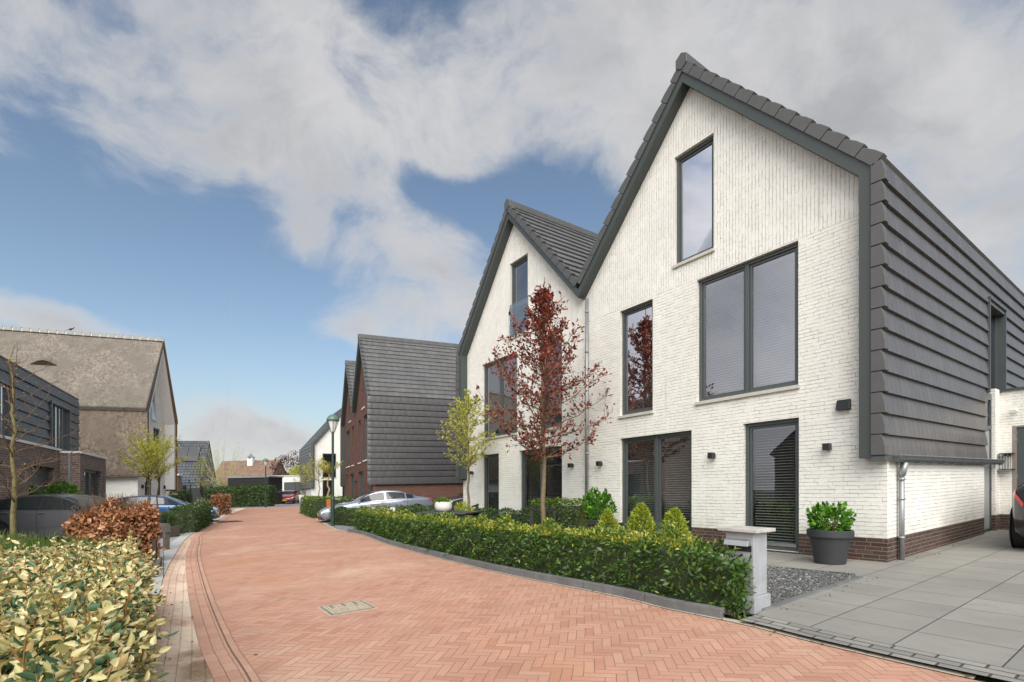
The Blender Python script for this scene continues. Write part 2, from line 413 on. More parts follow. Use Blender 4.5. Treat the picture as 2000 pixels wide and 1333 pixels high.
def slabs(name, base, ox, oy, ang, size=.6, joint=.006, var=.09):
    m, t, b = newmat(name)
    co = attr(t, 'wc'); s_ = t.sep(co); ca, sa = math.cos(ang), math.sin(ang)
    X = t.m('SUBTRACT', s_[0], ox); Y = t.m('SUBTRACT', s_[1], oy)
    a = t.m('DIVIDE', t.m('ADD', t.m('MULTIPLY', X, ca), t.m('MULTIPLY', Y, sa)), size)
    c_ = t.m('DIVIDE', t.m('ADD', t.m('MULTIPLY', X, -sa), t.m('MULTIPLY', Y, ca)), size)
    fa = t.m('MULTIPLY', t.m('FRACT', a), size); fc = t.m('MULTIPLY', t.m('FRACT', c_), size)
    e = t.m('MINIMUM', t.m('MINIMUM', fa, t.m('SUBTRACT', size, fa)), t.m('MINIMUM', fc, t.m('SUBTRACT', size, fc)))
    br = t.rng(e, joint * .25, joint)
    rid = t.white(t.com(t.m('FLOOR', a), t.m('FLOOR', c_), 0.0))
    fine = t.noise(co, 120, 4, .7); mid = t.noise(co, 1.1, 6, .65)
    f = t.m('MULTIPLY', t.m('MULTIPLY', t.rng(rid, 0, 1, 1 - var, 1 + var, False), t.rng(mid, .25, .75, .80, 1.15, False)), t.rng(fine, .2, .8, .85, 1.15, False))
    c = t.v('SCALE', tuple(base), f)
    st = t.rng(t.noise(co, 2.2, 6, .7, .4), .56, .72, 0, .3)
    c = t.mix(st, c, tuple(q * .66 for q in base))
    c = t.mix(t.m('MULTIPLY', t.rng(t.noise(co, 9.0, 3, .6), .70, .76), .5), c, (.10, .095, .08))
    col = t.mix(br, (.07, .066, .058), c)
    setp(t, b, col=col, rough=.72, spec=.3, norm=bump(t, t.m('ADD', t.m('MULTIPLY', br, 1.2), t.m('MULTIPLY', fine, .25)), .004))
    return m

M = {}
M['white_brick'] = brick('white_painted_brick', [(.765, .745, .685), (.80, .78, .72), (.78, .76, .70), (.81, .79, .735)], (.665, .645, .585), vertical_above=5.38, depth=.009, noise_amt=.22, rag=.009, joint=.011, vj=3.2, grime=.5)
M['white_brick_plain'] = brick('white_brick_far', [(.74, .73, .68), (.8, .79, .74)], (.66, .65, .6), depth=.005, noise_amt=.3)
M['plinth_brick'] = brick('brown_plinth_brick', [(.060, .036, .028), (.095, .052, .038), (.072, .048, .042), (.12, .068, .05)], (.20, .175, .15), depth=.008)
M['red_brick'] = brick('red_brown_brick', [(.105, .052, .040), (.145, .070, .053), (.12, .060, .047), (.17, .083, .062)], (.17, .10, .075), depth=.006)
M['brown_brick'] = brick('brown_brick', [(.115, .078, .062), (.21, .142, .112), (.155, .108, .088), (.27, .19, .155)], (.46, .41, .36), depth=.008, bh=.068)
M['grey_metal'] = plain('slate_grey_trim', (.052, .063, .060), .42, 0, .06, 2)
M['frame'] = plain('slate_grey_frame', (.068, .080, .080), .36, 0, .05, 3)
M['tile_wall'] = tilemat('dark_clay_tile', (.100, .094, .091), .21, .42, .09)
M['tile_wall_dark'] = tilemat('aubergine_clay_tile', (.052, .047, .050), .33, .42, .09)
M['tile_roof'] = tilemat('dark_clay_roof_tile', (.125, .124, .120), .34, .36, .10)  # sky reflection on the slopes put into a lighter base than the verge tiles
M['tile_verge'] = tilemat('verge_clay_tile', (.085, .085, .082), .5, .42, .08)
M['zinc'] = plain('weathered_zinc', (.30, .31, .32), .42, .6, .12, 8)
M['dark_zinc'] = plain('dark_zinc', (.10, .11, .11), .4, .3, .1, 8)
M['sill'] = plain('stone_sill', (.50, .48, .42), .7, 0, .1, 9)
M['glass'] = glassmat('window_glass', (.58, .62, .62), .28)
M['glass_low'] = glassmat('window_glass_ground', (.66, .70, .68), .10)
M['clear'] = glassmat('clear_glass', (.80, .86, .84), .06)
M['blind'] = plain('venetian_blind', (.56, .57, .57), .45, 0, .05)
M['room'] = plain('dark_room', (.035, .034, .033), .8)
M['white_paint'] = plain('white_paint', (.78, .77, .74), .5, 0, .04)
M['black'] = plain('black_metal', (.016, .016, .017), .4, 0, .1)
M['rubber'] = plain('tyre_rubber', (.014, .014, .014), .75)
M['bark'] = plain('young_bark', (.19, .135, .085), .85, 0, .3, 18, bumpd=.01)
M['bark_green'] = plain('mossy_bark', (.17, .14, .055), .85, 0, .35, 14, bumpd=.01)
M['twig'] = plain('brown_twig', (.12, .075, .045), .8, 0, .25, 20)
M['soil'] = plain('dark_soil', (.055, .036, .022), .95, 0, .4, 9, bumpd=.02)
M['concrete'] = plain('pale_concrete', (.46, .45, .42), .8, 0, .12, 5, bumpd=.002)
M['kerb'] = plain('grey_kerb_stone', (.135, .14, .14), .7, 0, .28, 4, bumpd=.004)
M['stone'] = plain('grey_bluestone', (.33, .345, .36), .55, 0, .18, 5, bumpd=.002)
M['stonetop'] = plain('pale_bluestone', (.42, .41, .38), .6, 0, .2, 7)
M['chrome'] = plain('brushed_steel', (.55, .55, .55), .3, .9, .05)
M['carglass'] = plain('car_window_glass', (.018, .022, .022), .03, 0, .05, spec=.8)
M['carglass'].node_tree.nodes['Principled BSDF'].inputs['IOR'].default_value = 1.5
M['plate'] = plain('yellow_number_plate', (.72, .46, .03), .4, 0, .03)
M['lens'] = plain('headlight_lens', (.75, .78, .8), .08, 0, .03, coat=1)
M['redlens'] = plain('red_tail_light', (.55, .01, .012), .12, 0, .05, coat=1)
M['lampglass'] = plain('frosted_lantern_glass', (.66, .68, .66), .25, 0, .05)
M['lamp_green'] = plain('dark_green_lamp_paint', (.02, .045, .03), .35, 0, .1)
M['corten'] = plain('rusty_corten_steel', (.34, .10, .03), .8, 0, .3, 9)
M['pot'] = plain('anthracite_pot', (.032, .034, .037), .6, 0, .08)
M['wood_old'] = plain('weathered_wood', (.10, .085, .07), .85, 0, .25, 10)
M['stake'] = plain('stake_wood', (.38, .27, .14), .8, 0, .2, 12)
M['bowl'] = plain('white_ceramic', (.62, .60, .55), .5, 0, .08)
M['solar'] = plain('solar_panel', (.022, .025, .03), .2, 0, .1)
M['orange_tile'] = tilemat('orange_clay_roof_tile', (.215, .138, .098), .25, .7, .2)
M['black_tile'] = tilemat('black_glazed_pantile', (.075, .085, .095), .3, .3, .2, .03)

# ------------------------------------------------------------------ the ground, the road and the paving
def catmull(pts, n=8):
    out = []
    P = [Vector((p[0], p[1], 0)) for p in pts]
    P = [P[0] * 2 - P[1]] + P + [P[-1] * 2 - P[-2]]
    for i in range(1, len(P) - 2):
        a, b, c, d = P[i - 1:i + 3]
        for j in range(n):
            u = j / n
            out.append(.5 * ((2 * b) + (c - a) * u + (2 * a - 5 * b + 4 * c - d) * u * u + (3 * b - a - 3 * c + d) * u ** 3))
    out.append(P[-2]); return [(p.x, p.y) for p in out]
def resample(pts, n):
    A = np.array(pts); d = np.r_[0, np.cumsum(np.hypot(*np.diff(A, axis=0).T))]
    q = np.linspace(0, d[-1], n)
    return [(np.interp(s_, d, A[:, 0]), np.interp(s_, d, A[:, 1])) for s_ in q], q
def offset_line(pts, d):
    A = np.array(pts); T = np.gradient(A, axis=0); T /= np.linalg.norm(T, axis=1)[:, None]
    return [tuple(p) for p in A + np.c_[-T[:, 1], T[:, 0]] * d]     # positive = to the left of travel
def sheet(name, pts, mat, z=0.0):
    mb = MB(); mb.poly([(x, y, gz(x) + z) for x, y in pts])
    o = mb.build(name, mat, fix=False); 
    if o.data.polygons[0].normal.z < 0: o.data.flip_normals()
    return tag(o, kind='structure')
def strip(name, L_, R_, mat, z=0.0, n=160, cols=4):
    a, qa = resample(L_, n); b, qb = resample(R_, n)
    mb = MB(); uv = []
    for i in range(n):
        w = math.dist(a[i], b[i])
        for j in range(cols + 1):
            f = j / cols; x = a[i][0] * (1 - f) + b[i][0] * f; y = a[i][1] * (1 - f) + b[i][1] * f
            mb.v.append((x, y, gz(x) + z)); uv.append(((qa[i] * (1 - f) + qb[i] * f), w * f, 0))
    for i in range(n - 1):
        for j in range(cols):
            p = i * (cols + 1) + j; mb.f.append((p, p + 1, p + cols + 2, p + cols + 1)); mb.r.append(.5); mb.mi.append(0)
    o = mb.build(name, mat, fix=False)
    at_ = o.data.attributes.new('uvm', 'FLOAT_VECTOR', 'POINT'); at_.data.foreach_set('vector', np.array(uv, dtype=np.float32).ravel())
    if o.data.polygons[0].normal.z < 0: o.data.flip_normals()
    return tag(o, kind='structure')

U = Vector((-.5844, .8115, 0)); V = Vector((.8115, .5844, 0))     # along the white houses' front, and into the plot
C0 = Vector((*G(1733, 1103), 0))
ANG = math.atan2(V.y, V.x)

RK = catmull([(9, -5), (6.2, -1.2), (4.2, 1.5), (2.93, 3.16), (2.42, 3.9), (2.06, 4.52), (1.58, 5.11), (1.18, 5.75), (0, 7.22), (-.87, 8.45), (-2.86, 11.57), (-4.36, 14.37), (-6.1, 16.94), (-8.84, 22.61), (-11.98, 29.12), (-16.68, 39.35), (-18.3, 42.5)])
LG = catmull([(4, -5), (1.3, -1.0), (-.5, 1.6), (-1.79, 3.41), (-2.54, 4.41), (-4.2, 6.81), (-6.65, 10.51), (-8.32, 13.25), (-9.9, 15.9), (-13.1, 22.4), (-18.2, 33), (-22.3, 42.5)])
LK = catmull([(2.2, -5.5), (-.4, -.9), (-1.6, 1.6), (-2.75, 3.6), G(307, 1176), G(321.5, 1123), G(343.7, 1081.6), G(368.7, 1049), G(413, 1022.6), G(439.5, 1009), (-23.2, 41.5)])
LK2 = offset_line(LK, .26)

mat_ground = plain('grass_and_earth', (.075, .085, .035), .95, 0, .35, 2.5, bumpd=.02)
gr = MB()
xs = [-420, -70, -35, 0, 40, 420]; ys = [-60, 0, 30, 60, 120, 400, 1500]
for i in range(5):
    for j in range(6):
        gr.poly([(x, y, gz(x) - .03) for x, y in ((xs[i], ys[j]), (xs[i + 1], ys[j]), (xs[i + 1], ys[j + 1]), (xs[i], ys[j + 1]))])
tag(gr.build('ground', mat_ground), kind='structure')
HB = [(.44, .228, .156), (.48, .265, .190), (.455, .245, .170), (.50, .292, .212), (.47, .255, .180), (.41, .208, .138)]
mat_road = herring('red_herringbone_pavers', HB, .072, 3, R(-9))
strip('road', LG, RK, mat_road, 0.0, 200, 8)
mat_side = runbond('sandy_red_pavers', [(.48, .28, .20), (.56, .37, .27), (.52, .33, .24), (.58, .41, .30)], (.36, .25, .17), .205, .1, sand=(.55, .62), sandcol=(.74, .60, .45), dirt=(10.2, 1.3))
strip('pavement', LK, LG, mat_side, 0.004, 200, 6)
# three rows of edging bricks laid lengthwise along the gutter
mat_gut = runbond('gutter_bricks', [(.46, .25, .175), (.52, .31, .22), (.49, .275, .195)], (.40, .26, .18), .205, .085, joint=.004)
strip('gutter_channel', offset_line(LG, .20), offset_line(LG, -.06), mat_gut, 0.009, 200, 4)
strip('gutter_groove', offset_line(LG, .009), offset_line(LG, -.004), plain('dark_joint', (.15, .10, .075), .95), 0.0125, 200, 1)
mat_band = slabs('pale_kerb_band', (.44, .44, .41), 0, 0, R(35), 1.0, .008, .08)
strip('kerb_band', LK2, LK, mat_band, 0.014, 160, 2)
i0, i1 = 24, len(RK)
strip('road_edge', RK[i0:], offset_line(RK, -.09)[i0:], plain('pale_mortar_edge', (.42, .37, .30), .9, 0, .2, 3), 0.006, 160, 1)

mat_slab = slabs('grey_concrete_slabs', (.262, .252, .224), 2.96, 4.565, ANG, .6, .007)
drive = [p for p in RK[6:38]][::-1]
drive_poly = offset_line(RK, -.30)[8:41] + [(2.52, 4.93), (4.42, 6.40), (4.55, 6.60), (3.79, 7.36), (3.1, 8.3), (4.1, 9.2), (6.2, 8.2), (14, 14), (22, 10), (22, -3)]
sheet('driveway', drive_poly, mat_slab, .030)
mat_setts = runbond('grey_setts', [(.20, .195, .18), (.28, .27, .245), (.24, .235, .21)], (.075, .07, .05), .26, .10, joint=.013)
strip('setts_edge', offset_line(RK, -.30)[8:41], offset_line(RK, -.02)[8:41], mat_setts, .034, 80, 2)
gravel_poly = [(2.0, 4.95), (2.52, 4.93), (4.42, 6.40), (4.55, 6.60), (3.79, 7.36), (3.1, 8.3), (1.2, 7.2)]
def gravelmat(name, cols):
    m, t, b = newmat(name); co = attr(t, 'wc')
    vo = t.n('ShaderNodeTexVoronoi'); vo.inputs['Scale'].default_value = 42; t.L.new(co, vo.inputs['Vector'])
    c = t.ramp(t.white(vo.outputs['Position']), [(i / (len(cols) - 1), q) for i, q in enumerate(cols)])
    setp(t, b, col=c, rough=.8, norm=bump(t, t.m('SUBTRACT', 1.0, vo.outputs['Distance']), .012)); return m
GC = [(.026, .028, .03), (.07, .072, .075), (.12, .12, .12), (.055, .057, .06), (.20, .195, .185), (.09, .09, .09), (.34, .33, .30)]
sheet('gravel_bed', gravel_poly, gravelmat('dark_gravel', GC), .022)
edge = MB()
for a_, b_ in (((2.45, 4.87), (4.46, 6.37)),):
    d_ = Vector((b_[0] - a_[0], b_[1] - a_[1], 0)).normalized(); n_ = Vector((-d_.y, d_.x, 0)) * .035
    A_, B_ = Vector((*a_, 0)), Vector((*b_, 0))
    q = [A_ - n_, B_ - n_, B_ + n_, A_ + n_]
    edge.hexa([(p.x, p.y, gz(p.x) - .02) for p in q] + [(p.x, p.y, gz(p.x) + .043) for p in q])
tag(edge.build('gravel_edging', M['kerb'], bevel=.006), 'low straight grey concrete edging between dark gravel and driveway slabs', 'edging')
# loose stones on the gravel
def in_poly(x, y, P):
    c = False; j = len(P) - 1
    for i in range(len(P)):
        if (P[i][1] > y) != (P[j][1] > y) and x < (P[j][0] - P[i][0]) * (y - P[i][1]) / (P[j][1] - P[i][1]) + P[i][0]: c = not c
        j = i
    return c
def stones(name, poly, n, r0, r1, mat, z):
    mb = MB(); x0, x1 = min(p[0] for p in poly), max(p[0] for p in poly); y0, y1 = min(p[1] for p in poly), max(p[1] for p in poly)
    k_ = 0
    while k_ < n:
        x, y = rnd.uniform(x0, x1), rnd.uniform(y0, y1)
        if not in_poly(x, y, poly): continue
        k_ += 1; r = rnd.uniform(r0, r1); a = rnd.uniform(0, 6.28); mb.cur = rnd.random()
        c, s_ = math.cos(a), math.sin(a); zz = gz(x) + z + r * .3
        pts = [(1.2, 0, 0), (0, .8, .1), (-1.1, 0, 0), (0, -.9, -.1), (.1, .1, .75), (0, 0, -.6)]
        pts = [(x + r * (c * p - s_ * q), y + r * (s_ * p + c * q), zz + r * w) for p, q, w in pts]
        mb.mesh(pts, [(0, 1, 4), (1, 2, 4), (2, 3, 4), (3, 0, 4), (1, 0, 5), (2, 1, 5), (3, 2, 5), (0, 3, 5)])
    return mb.build(name, mat)
def rampmat(name, cols, rough=.75):
    m, t, b = newmat(name); setp(t, b, col=t.ramp(attr(t, 'rnd', True), [(i / (len(cols) - 1), q) for i, q in enumerate(cols)]), rough=rough); return m
tag(stones('gravel', gravel_poly, 5200, .009, .019, rampmat('gravel_stones', GC), .022), 'loose dark grey gravel beside the mailbox pillar', 'gravel', kind='stuff')

tag(stones('stray_stones', [(2.6, 4.85), (4.55, 6.35), (4.62, 6.28), (2.68, 4.78)], 26, .006, .012, bpy.data.materials['gravel_stones'], .032), 'stray gravel stones on the driveway slabs beside the gravel bed', 'gravel', kind='stuff')
# garden behind the front hedge
inner = offset_line(RK, -.75)
lawn = [inner[i] for i in range(41, 90)] + [(-3.4, 16.5), (-1.72, 17.6)] + [tuple((C0 + U * 2.6)[:2]), (3.1, 8.3), (1.2, 7.2), (2.0, 4.95)]
mat_lawn = plain('lawn_green', (.07, .13, .025), .95, 0, .35, 5, bumpd=.02)
sheet('lawn', lawn, mat_lawn, .012)
bed = offset_line(RK, -.06)[41:92] + [p for p in offset_line(RK, -.8)[41:92]][::-1]
sheet('soil_bed', bed, M['soil'], .045)
# forecourts
mat_fore = slabs('grey_forecourt_pavers', (.30, .30, .29), -10, 16, R(32), .3, .006, .08)
fore = [p for p in offset_line(LK2, .01)] + [(-62, 60), (-70, 5), (-9, -6)]
sheet('left_forecourt', fore, mat_fore, -.004)
fr = [p for p in offset_line(RK, -.09)][88:] + [(-10, 48), (3, 30), (3, 21), (-1.5, 17.8), (-3.2, 15.6), (-3.9, 14.0)]
sheet('right_forecourt', fr, slabs('grey_side_paving', (.22, .225, .23), -6, 17, R(25), .5, .006), .008)
wg = [(-4.15, 14.75), (-5.35, 16.9), (-4.5, 17.6), (-3.2, 15.7)]
sheet('white_gravel_bed', wg, gravelmat('white_gravel', [(.35, .35, .34), (.6, .6, .58), (.48, .48, .47), (.25, .25, .25)]), .016)
tag(stones('white_gravel', wg, 900, .012, .022, rampmat('white_gravel_stones', [(.4, .4, .39), (.66, .66, .64)]), .016), 'loose white gravel at the left end of the front hedge', 'gravel', kind='stuff')
sheet('far_court', [(-22.3, 42.5), (-18.3, 42.5), (-17, 62), (-40, 75), (-40, 48)], slabs('far_grey_paving', (.25, .25, .26), -24, 50, R(20), .5, .01), .004)
sheet('court_marking', [(-23.0, 46.5), (-22.4, 46.3), (-24.2, 57), (-24.8, 57)], M['white_paint'], .010)

# ------------------------------------------------------------------ houses
def offset_prof(P, d):
    """open profile shifted to its right-hand side (into the house)"""
    P = [Vector(p) for p in P]; out = []
    for i, p in enumerate(P):
        ns = []
        if i > 0: e = (p - P[i - 1]).normalized(); ns.append(Vector((e.y, -e.x)))
        if i < len(P) - 1: e = (P[i + 1] - p).normalized(); ns.append(Vector((e.y, -e.x)))
        m_ = sum(ns, Vector((0, 0))); m_ /= len(ns)
        out.append(p + m_ * (d / max(.2, m_.length_squared)))
    return out

STD = [  # s0, s1, z0, z1, mullions, kind
    (2.83, 3.73, 5.84, 8.10, [], 'up'), (1.26, 3.20, 2.90, 5.35, [2.20], 'up'), (4.29, 5.23, 2.88, 5.33, [], 'up'),
    (3.32, 5.23, .06, 2.35, [4.25], 'low'), (1.25, 2.23, .06, 2.35, [], 'door')]

def rect_frame(mb, P, s0, s1, z0, z1, w, xa, xb):
    for a, b, c, d in ((s0, s0 + w, z0, z1), (s1 - w, s1, z0, z1), (s0 + w, s1 - w, z0, z0 + w), (s0 + w, s1 - w, z1 - w, z1)):
        mb.hexa([P(xa, a, c), P(xa, b, c), P(xb, b, c), P(xb, a, c), P(xa, a, d), P(xa, b, d), P(xb, b, d), P(xb, a, d)])
def pbox(mb, P, x0, x1, s0, s1, z0, z1):
    mb.hexa([P(x0, s0, z0), P(x1, s0, z0), P(x1, s1, z0), P(x0, s1, z0), P(x0, s0, z1), P(x1, s0, z1), P(x1, s1, z1), P(x0, s1, z1)])

def make_window(root, P, s0, s1, z0, z1, mull, kind, detail=2, xf=0.0, sill=True, screen=None, sillmat='sill', blind=True):
    """frame (a part), and its panes, blind and sill (sub-parts); P(x, s, z) maps depth, run and height"""
    fr_ = MB(); d0 = xf + .075; e = .002
    rect_frame(fr_, P, s0 + e, s1 - e, z0 + e, z1 - e, .06, d0, d0 + .11)
    cells = [s0] + list(mull) + [s1]
    for m_ in mull: pbox(fr_, P, d0 - .002, d0 + .108, m_ - .035, m_ + .035, z0 + .062, z1 - .062)
    for i in range(len(cells) - 1):
        a = cells[i] + (.062 if i == 0 else .036); b = cells[i + 1] - (.062 if i == len(cells) - 2 else .036)
        if detail > 1: rect_frame(fr_, P, a, b, z0 + .062, z1 - .062, .045, d0 + .03, d0 + .09)
    f = fr_.build({'door': 'glass_door'}.get(kind, 'window'), M['frame'], root, bevel=.004 if detail > 1 else 0)
    for i in range(len(cells) - 1):
        a = cells[i] + .10; b = cells[i + 1] - .10
        g_ = MB(); g_.poly([P(d0 + .055, a - .01, z0 + .10), P(d0 + .055, b + .01, z0 + .10), P(d0 + .055, b + .01, z1 - .10), P(d0 + .055, a - .01, z1 - .10)])
        g_.build('pane', M['glass' if kind == 'up' else 'glass_low'], f, fix=False)
        if detail > 1 and blind:
            sl = MB(); step = .05; zz = z0 + .12; tilt = .022 if kind == 'up' else .010
            while zz < z1 - .12:
                x0 = d0 + .14; x1 = x0 + .042
                sl.poly([P(x0, a, zz), P(x0, b, zz), P(x1, b, zz + tilt), P(x1, a, zz + tilt)]); zz += step
            pbox(sl, P, d0 + .13, d0 + .19, a, b, z1 - .13, z1 - .10)
            pbox(sl, P, d0 + .14, d0 + .18, a, b, z0 + .085, z0 + .105)
            sl.build('blind', M['blind'], f, fix=False)
    if kind == 'door' and detail > 1:
        k_ = MB(); pbox(k_, P, d0 - .012, d0 + .01, s0 + .07, s1 - .07, z0 + .07, z0 + .13); k_.build('kick_strip', M['chrome'], f)
    if sill and kind == 'up':
        sb = MB(); pbox(sb, P, xf - .045, d0 + .05, s0 - .03, s1 + .03, z0 - .065, z0 - .001); sb.build('sill', M[sillmat], f, bevel=.006 if detail > 1 else 0)
    return f

def courses(mb, P, E, A, x_rng, exp=.33, lip=.045, thick=.12, split=None):
    """overlapping tile courses from E up to A (profile points); split(z) gives the stretches along the house that exist at a height"""
    E, A = Vector(E), Vector(A); L = (A - E).length; t_ = (A - E) / L; n_ = Vector((-t_.y, t_.x))     # left of travel = outside
    n = max(1, round(L / exp)); e = L / n
    for i in range(n):
        mb.cur = rnd.random(); d = i * e
        prof = [E + t_ * d - n_ * thick, E + t_ * d + n_ * lip, E + t_ * (d + e * .5) + n_ * (lip * .62), E + t_ * (d + e) + n_ * .003, E + t_ * (d + e) - n_ * thick]
        for xa, xb in (split(prof[0].y + e * .5) if split else [x_rng]):
            mb.prism(prof, xa, xb, lambda a, p: P(a, p.x, p.y))

def gable_house(name, label, x, y, rot, sg, sa, sv, depth, wall, side_wall, plinth, wins, detail=2, xo=-.25, z_low=1.62, zk=5.95, za=9.72, zv=6.35, opening=None, roofmat='tile_roof', cladmat='tile_wall', group=None, sillmat='sill', lamps=(), gutter=True, z=0.0, cat='house', trim='grey_metal'):
    root = thing(name, label, cat, x, y, rot, group, z, sheared=True)
    P = lambda a, s_, h: (a, sg * s_, h)
    outer = [(0, z_low), (0, zk), (sa, za), (sv, zv)]
    # --- walls with their openings
    holes = wins
    def T(s_): return float(np.interp(s_, [.13, sa, sv], [zk - .18, za - .26, zv - .20]))
    cuts = sorted({0, .13, sa, sv} | {w[0] for w in wins} | {w[1] for w in wins})
    def face(mb, zmin, zmax):
        for a, b in zip(cuts[:-1], cuts[1:]):
            ta, tb = (z_low - .02,) * 2 if b <= .131 else (T(a), T(b))
            zz = zmin; hs = sorted([w for w in holes if w[0] <= a + 1e-6 and w[1] >= b - 1e-6], key=lambda w: w[2])
            for w in hs:
                if w[2] > zz and zz < zmax:
                    q = min(w[2], zmax); mb.poly([P(0, a, zz), P(0, b, zz), P(0, b, q), P(0, a, q)])
                zz = max(zz, w[3])
            if zz < zmax: mb.poly([P(0, a, zz), P(0, b, zz), P(0, b, min(zmax, tb)), P(0, a, min(zmax, ta))])
    wl = MB(); face(wl, .385, 99)
    for w in holes:
        s0, s1, z0, z1 = w[:4]; zc = max(z0, .385)
        for q in ([P(0, s0, zc), P(.2, s0, zc), P(.2, s0, z1), P(0, s0, z1)], [P(0, s1, zc), P(.2, s1, zc), P(.2, s1, z1), P(0, s1, z1)],
                  [P(0, s0, z1), P(.2, s0, z1), P(.2, s1, z1), P(0, s1, z1)], [P(0, s0, z0), P(.2, s0, z0), P(.2, s1, z0), P(0, s1, z0)]): wl.poly(q)
    xe = opening['door'][0] if opening else depth
    wl.poly([P(0, 0, .385), P(xe, 0, .385), P(xe, 0, z_low), P(0, 0, z_low)])
    wl.poly([P(0, 0, z_low), P(xe, 0, z_low), P(xe, .14, z_low), P(0, .14, z_low)])
    if opening:
        d1, w1 = opening['door'][1], opening['win'][1]
        wl.poly([P(d1, 0, .385), P(w1, 0, .385), P(w1, 0, 3.25), P(d1, 0, 3.25)])
        wl.poly([P(d1, 0, .385), P(d1, .2, .385), P(d1, .2, 3.25), P(d1, 0, 3.25)])
        wl.poly([P(xe, 0, .385), P(xe, .2, .385), P(xe, .2, z_low), P(xe, 0, z_low)])
        wl.poly([P(w1, .13, 0), P(depth, .13, 0), P(depth, .13, zk), P(w1, .13, zk)])
    segs = [(0, depth)] if not opening else [(0, opening['win'][0]), (opening['win'][1], depth)]
    for a, b in segs: wl.poly([P(a, .13, z_low), P(b, .13, z_low), P(b, .13, zk), P(a, .13, zk)])
    if opening: wl.poly([P(opening['win'][0], .13, 5.12), P(opening['win'][1], .13, 5.12), P(opening['win'][1], .13, zk), P(opening['win'][0], .13, zk)])
    wl.poly([P(depth, 0, 0), P(depth, sv, 0), P(depth, sv, zv - .1), P(depth, sa, za - .1), P(depth, 0, zk)])
    wl.poly([P(0, sv, 0), P(depth, sv, 0), P(depth, sv, zv - .2), P(0, sv, zv - .2)])
    wl.poly([P(0, 0, .02), P(depth, 0, .02), P(depth, sv, .02), P(0, sv, .02)])
    wl.build('wall', wall, root, fix=False)
    pl = MB(); face(pl, 0, .385)
    pl.poly([P(0, 0, 0), P(xe, 0, 0), P(xe, 0, .385), P(0, 0, .385)])
    if opening:
        for q in (d1, xe): pl.poly([P(q, 0, 0), P(q, .2, 0), P(q, .2, .385), P(q, 0, .385)])
        pl.poly([P(xe, .145, 0), P(d1, .145, 0), P(d1, .145, .07), P(xe, .145, .07)])
        pl.poly([P(d1, 0, 0), P(w1, 0, 0), P(w1, 0, .385), P(d1, 0, .385)])
    pl.build('plinth', plinth, root, fix=False)
    # --- tiles hung on the side wall, and the two roof slopes
    sp = None
    if opening:
        a0, a1 = opening['win']
        def sp(h): return [(xo, opening['door'][0] + .06)] if h < 3.1 else ([(xo, a0), (a1, depth)] if h < 5.1 else [(xo, depth)])
    cl = MB(); courses(cl, P, (0, z_low), (0, zk - .02), (xo, depth), .318, .05, .115, sp)
    cl.build('cladding', M[cladmat], root)
    rf = MB(); courses(rf, P, (.0, zk), (sa, za), (xo, depth), .36, .045, .12)
    courses_rev = [(sv, zv), (sa, za)]
    # far slope: build from the valley up, mirrored so that the outside stays outside
    P2 = lambda a, s_, h: P(a, 2 * sa - s_, h)
    courses(rf, P2, (2 * sa - sv, zv), (sa, za), (xo, depth), .36, .045, .12)
    rf.build('roof', M[roofmat], root)
    vt = MB()
    for E_, A_, ex_, mirror in (((0, z_low), (0, zk - .02), .318, 0), ((0, zk), (sa, za), .36, 0), ((sv, zv), (sa, za), .36, 1)):
        E_, A_ = Vector(E_), Vector(A_)
        if mirror: E_ = Vector((2 * sa - E_.x, E_.y))
        L_ = (A_ - E_).length; t_ = (A_ - E_) / L_; n_ = Vector((-t_.y, t_.x)); m_ = max(1, round(L_ / ex_)); e_ = L_ / m_
        Pm = P2 if mirror else P
        for i in range(m_):
            d_ = i * e_; vt.cur = .5
            prof = [E_ + t_ * (d_ + .010) - n_ * .122, E_ + t_ * (d_ + .004) + n_ * .066, E_ + t_ * (d_ + e_ * .45) + n_ * .058, E_ + t_ * (d_ + e_ * .8) + n_ * .034, E_ + t_ * (d_ + e_ - .004) + n_ * .012, E_ + t_ * (d_ + e_ - .004) - n_ * .122]
            vt.prism(prof, xo - .028, xo + .11, lambda a, p: Pm(a, p.x, p.y))
    vt.build('verge_tiles', M['tile_verge'], root, bevel=.006 if detail > 1 else 0)
    rc = MB()
    hexp = [(.15 * math.cos(math.pi * (i / 3 + 1 / 6)), .17 * math.sin(math.pi * (i / 3 + 1 / 6))) for i in range(6)]
    rc.prism(hexp, xo - .05, depth, lambda a, p: P(a, sa + p[0], za + .01 + p[1]))
    rc.build('ridge_cap', M['tile_verge'], root, bevel=.01)
    # --- projecting grey verge board round the gable
    b0, b1 = offset_prof(outer, .118), offset_prof(outer, .262)
    b0[0] = Vector((b0[0].x, z_low - .03)); b1[0] = Vector((b1[0].x + .02, z_low - .03)); b1[1].x += .02
    b0[3] = Vector((sv, zv - .17)); b1[3] = Vector((sv - .001, zv - .37)); 
    vb = MB()
    for i in range(3):
        q = [b0[i], b0[i + 1], b1[i + 1], b1[i]]
        vb.prism(q, xo + .004, -.001, lambda a, p: P(a, p.x, p.y))
    vb.build('verge_board', M[trim], root)
    if gutter:
        gt = MB(); xg = opening['door'][1] if opening else depth
        prof = [(-.035, -.0), (-.15, -.0), (-.145, -.06), (-.115, -.095), (-.07, -.095), (-.035, -.06)]
        gt.prism(prof, .05, xg, lambda a, p: P(a, p[0], z_low + p[1] - .005))
        xx = .3
        while xx < xg: gt.prism([(-.03, .004), (-.156, .004), (-.15, -.065), (-.118, -.102), (-.066, -.102), (-.03, -.06)], xx, xx + .03, lambda a, p: P(a, p[0], z_low + p[1] - .005)); xx += .62
        pbox(gt, P, xo, .05, -.05, .12, z_low - .075, z_low - .004)
        g_ = gt.build('gutter', M['dark_zinc'], root)
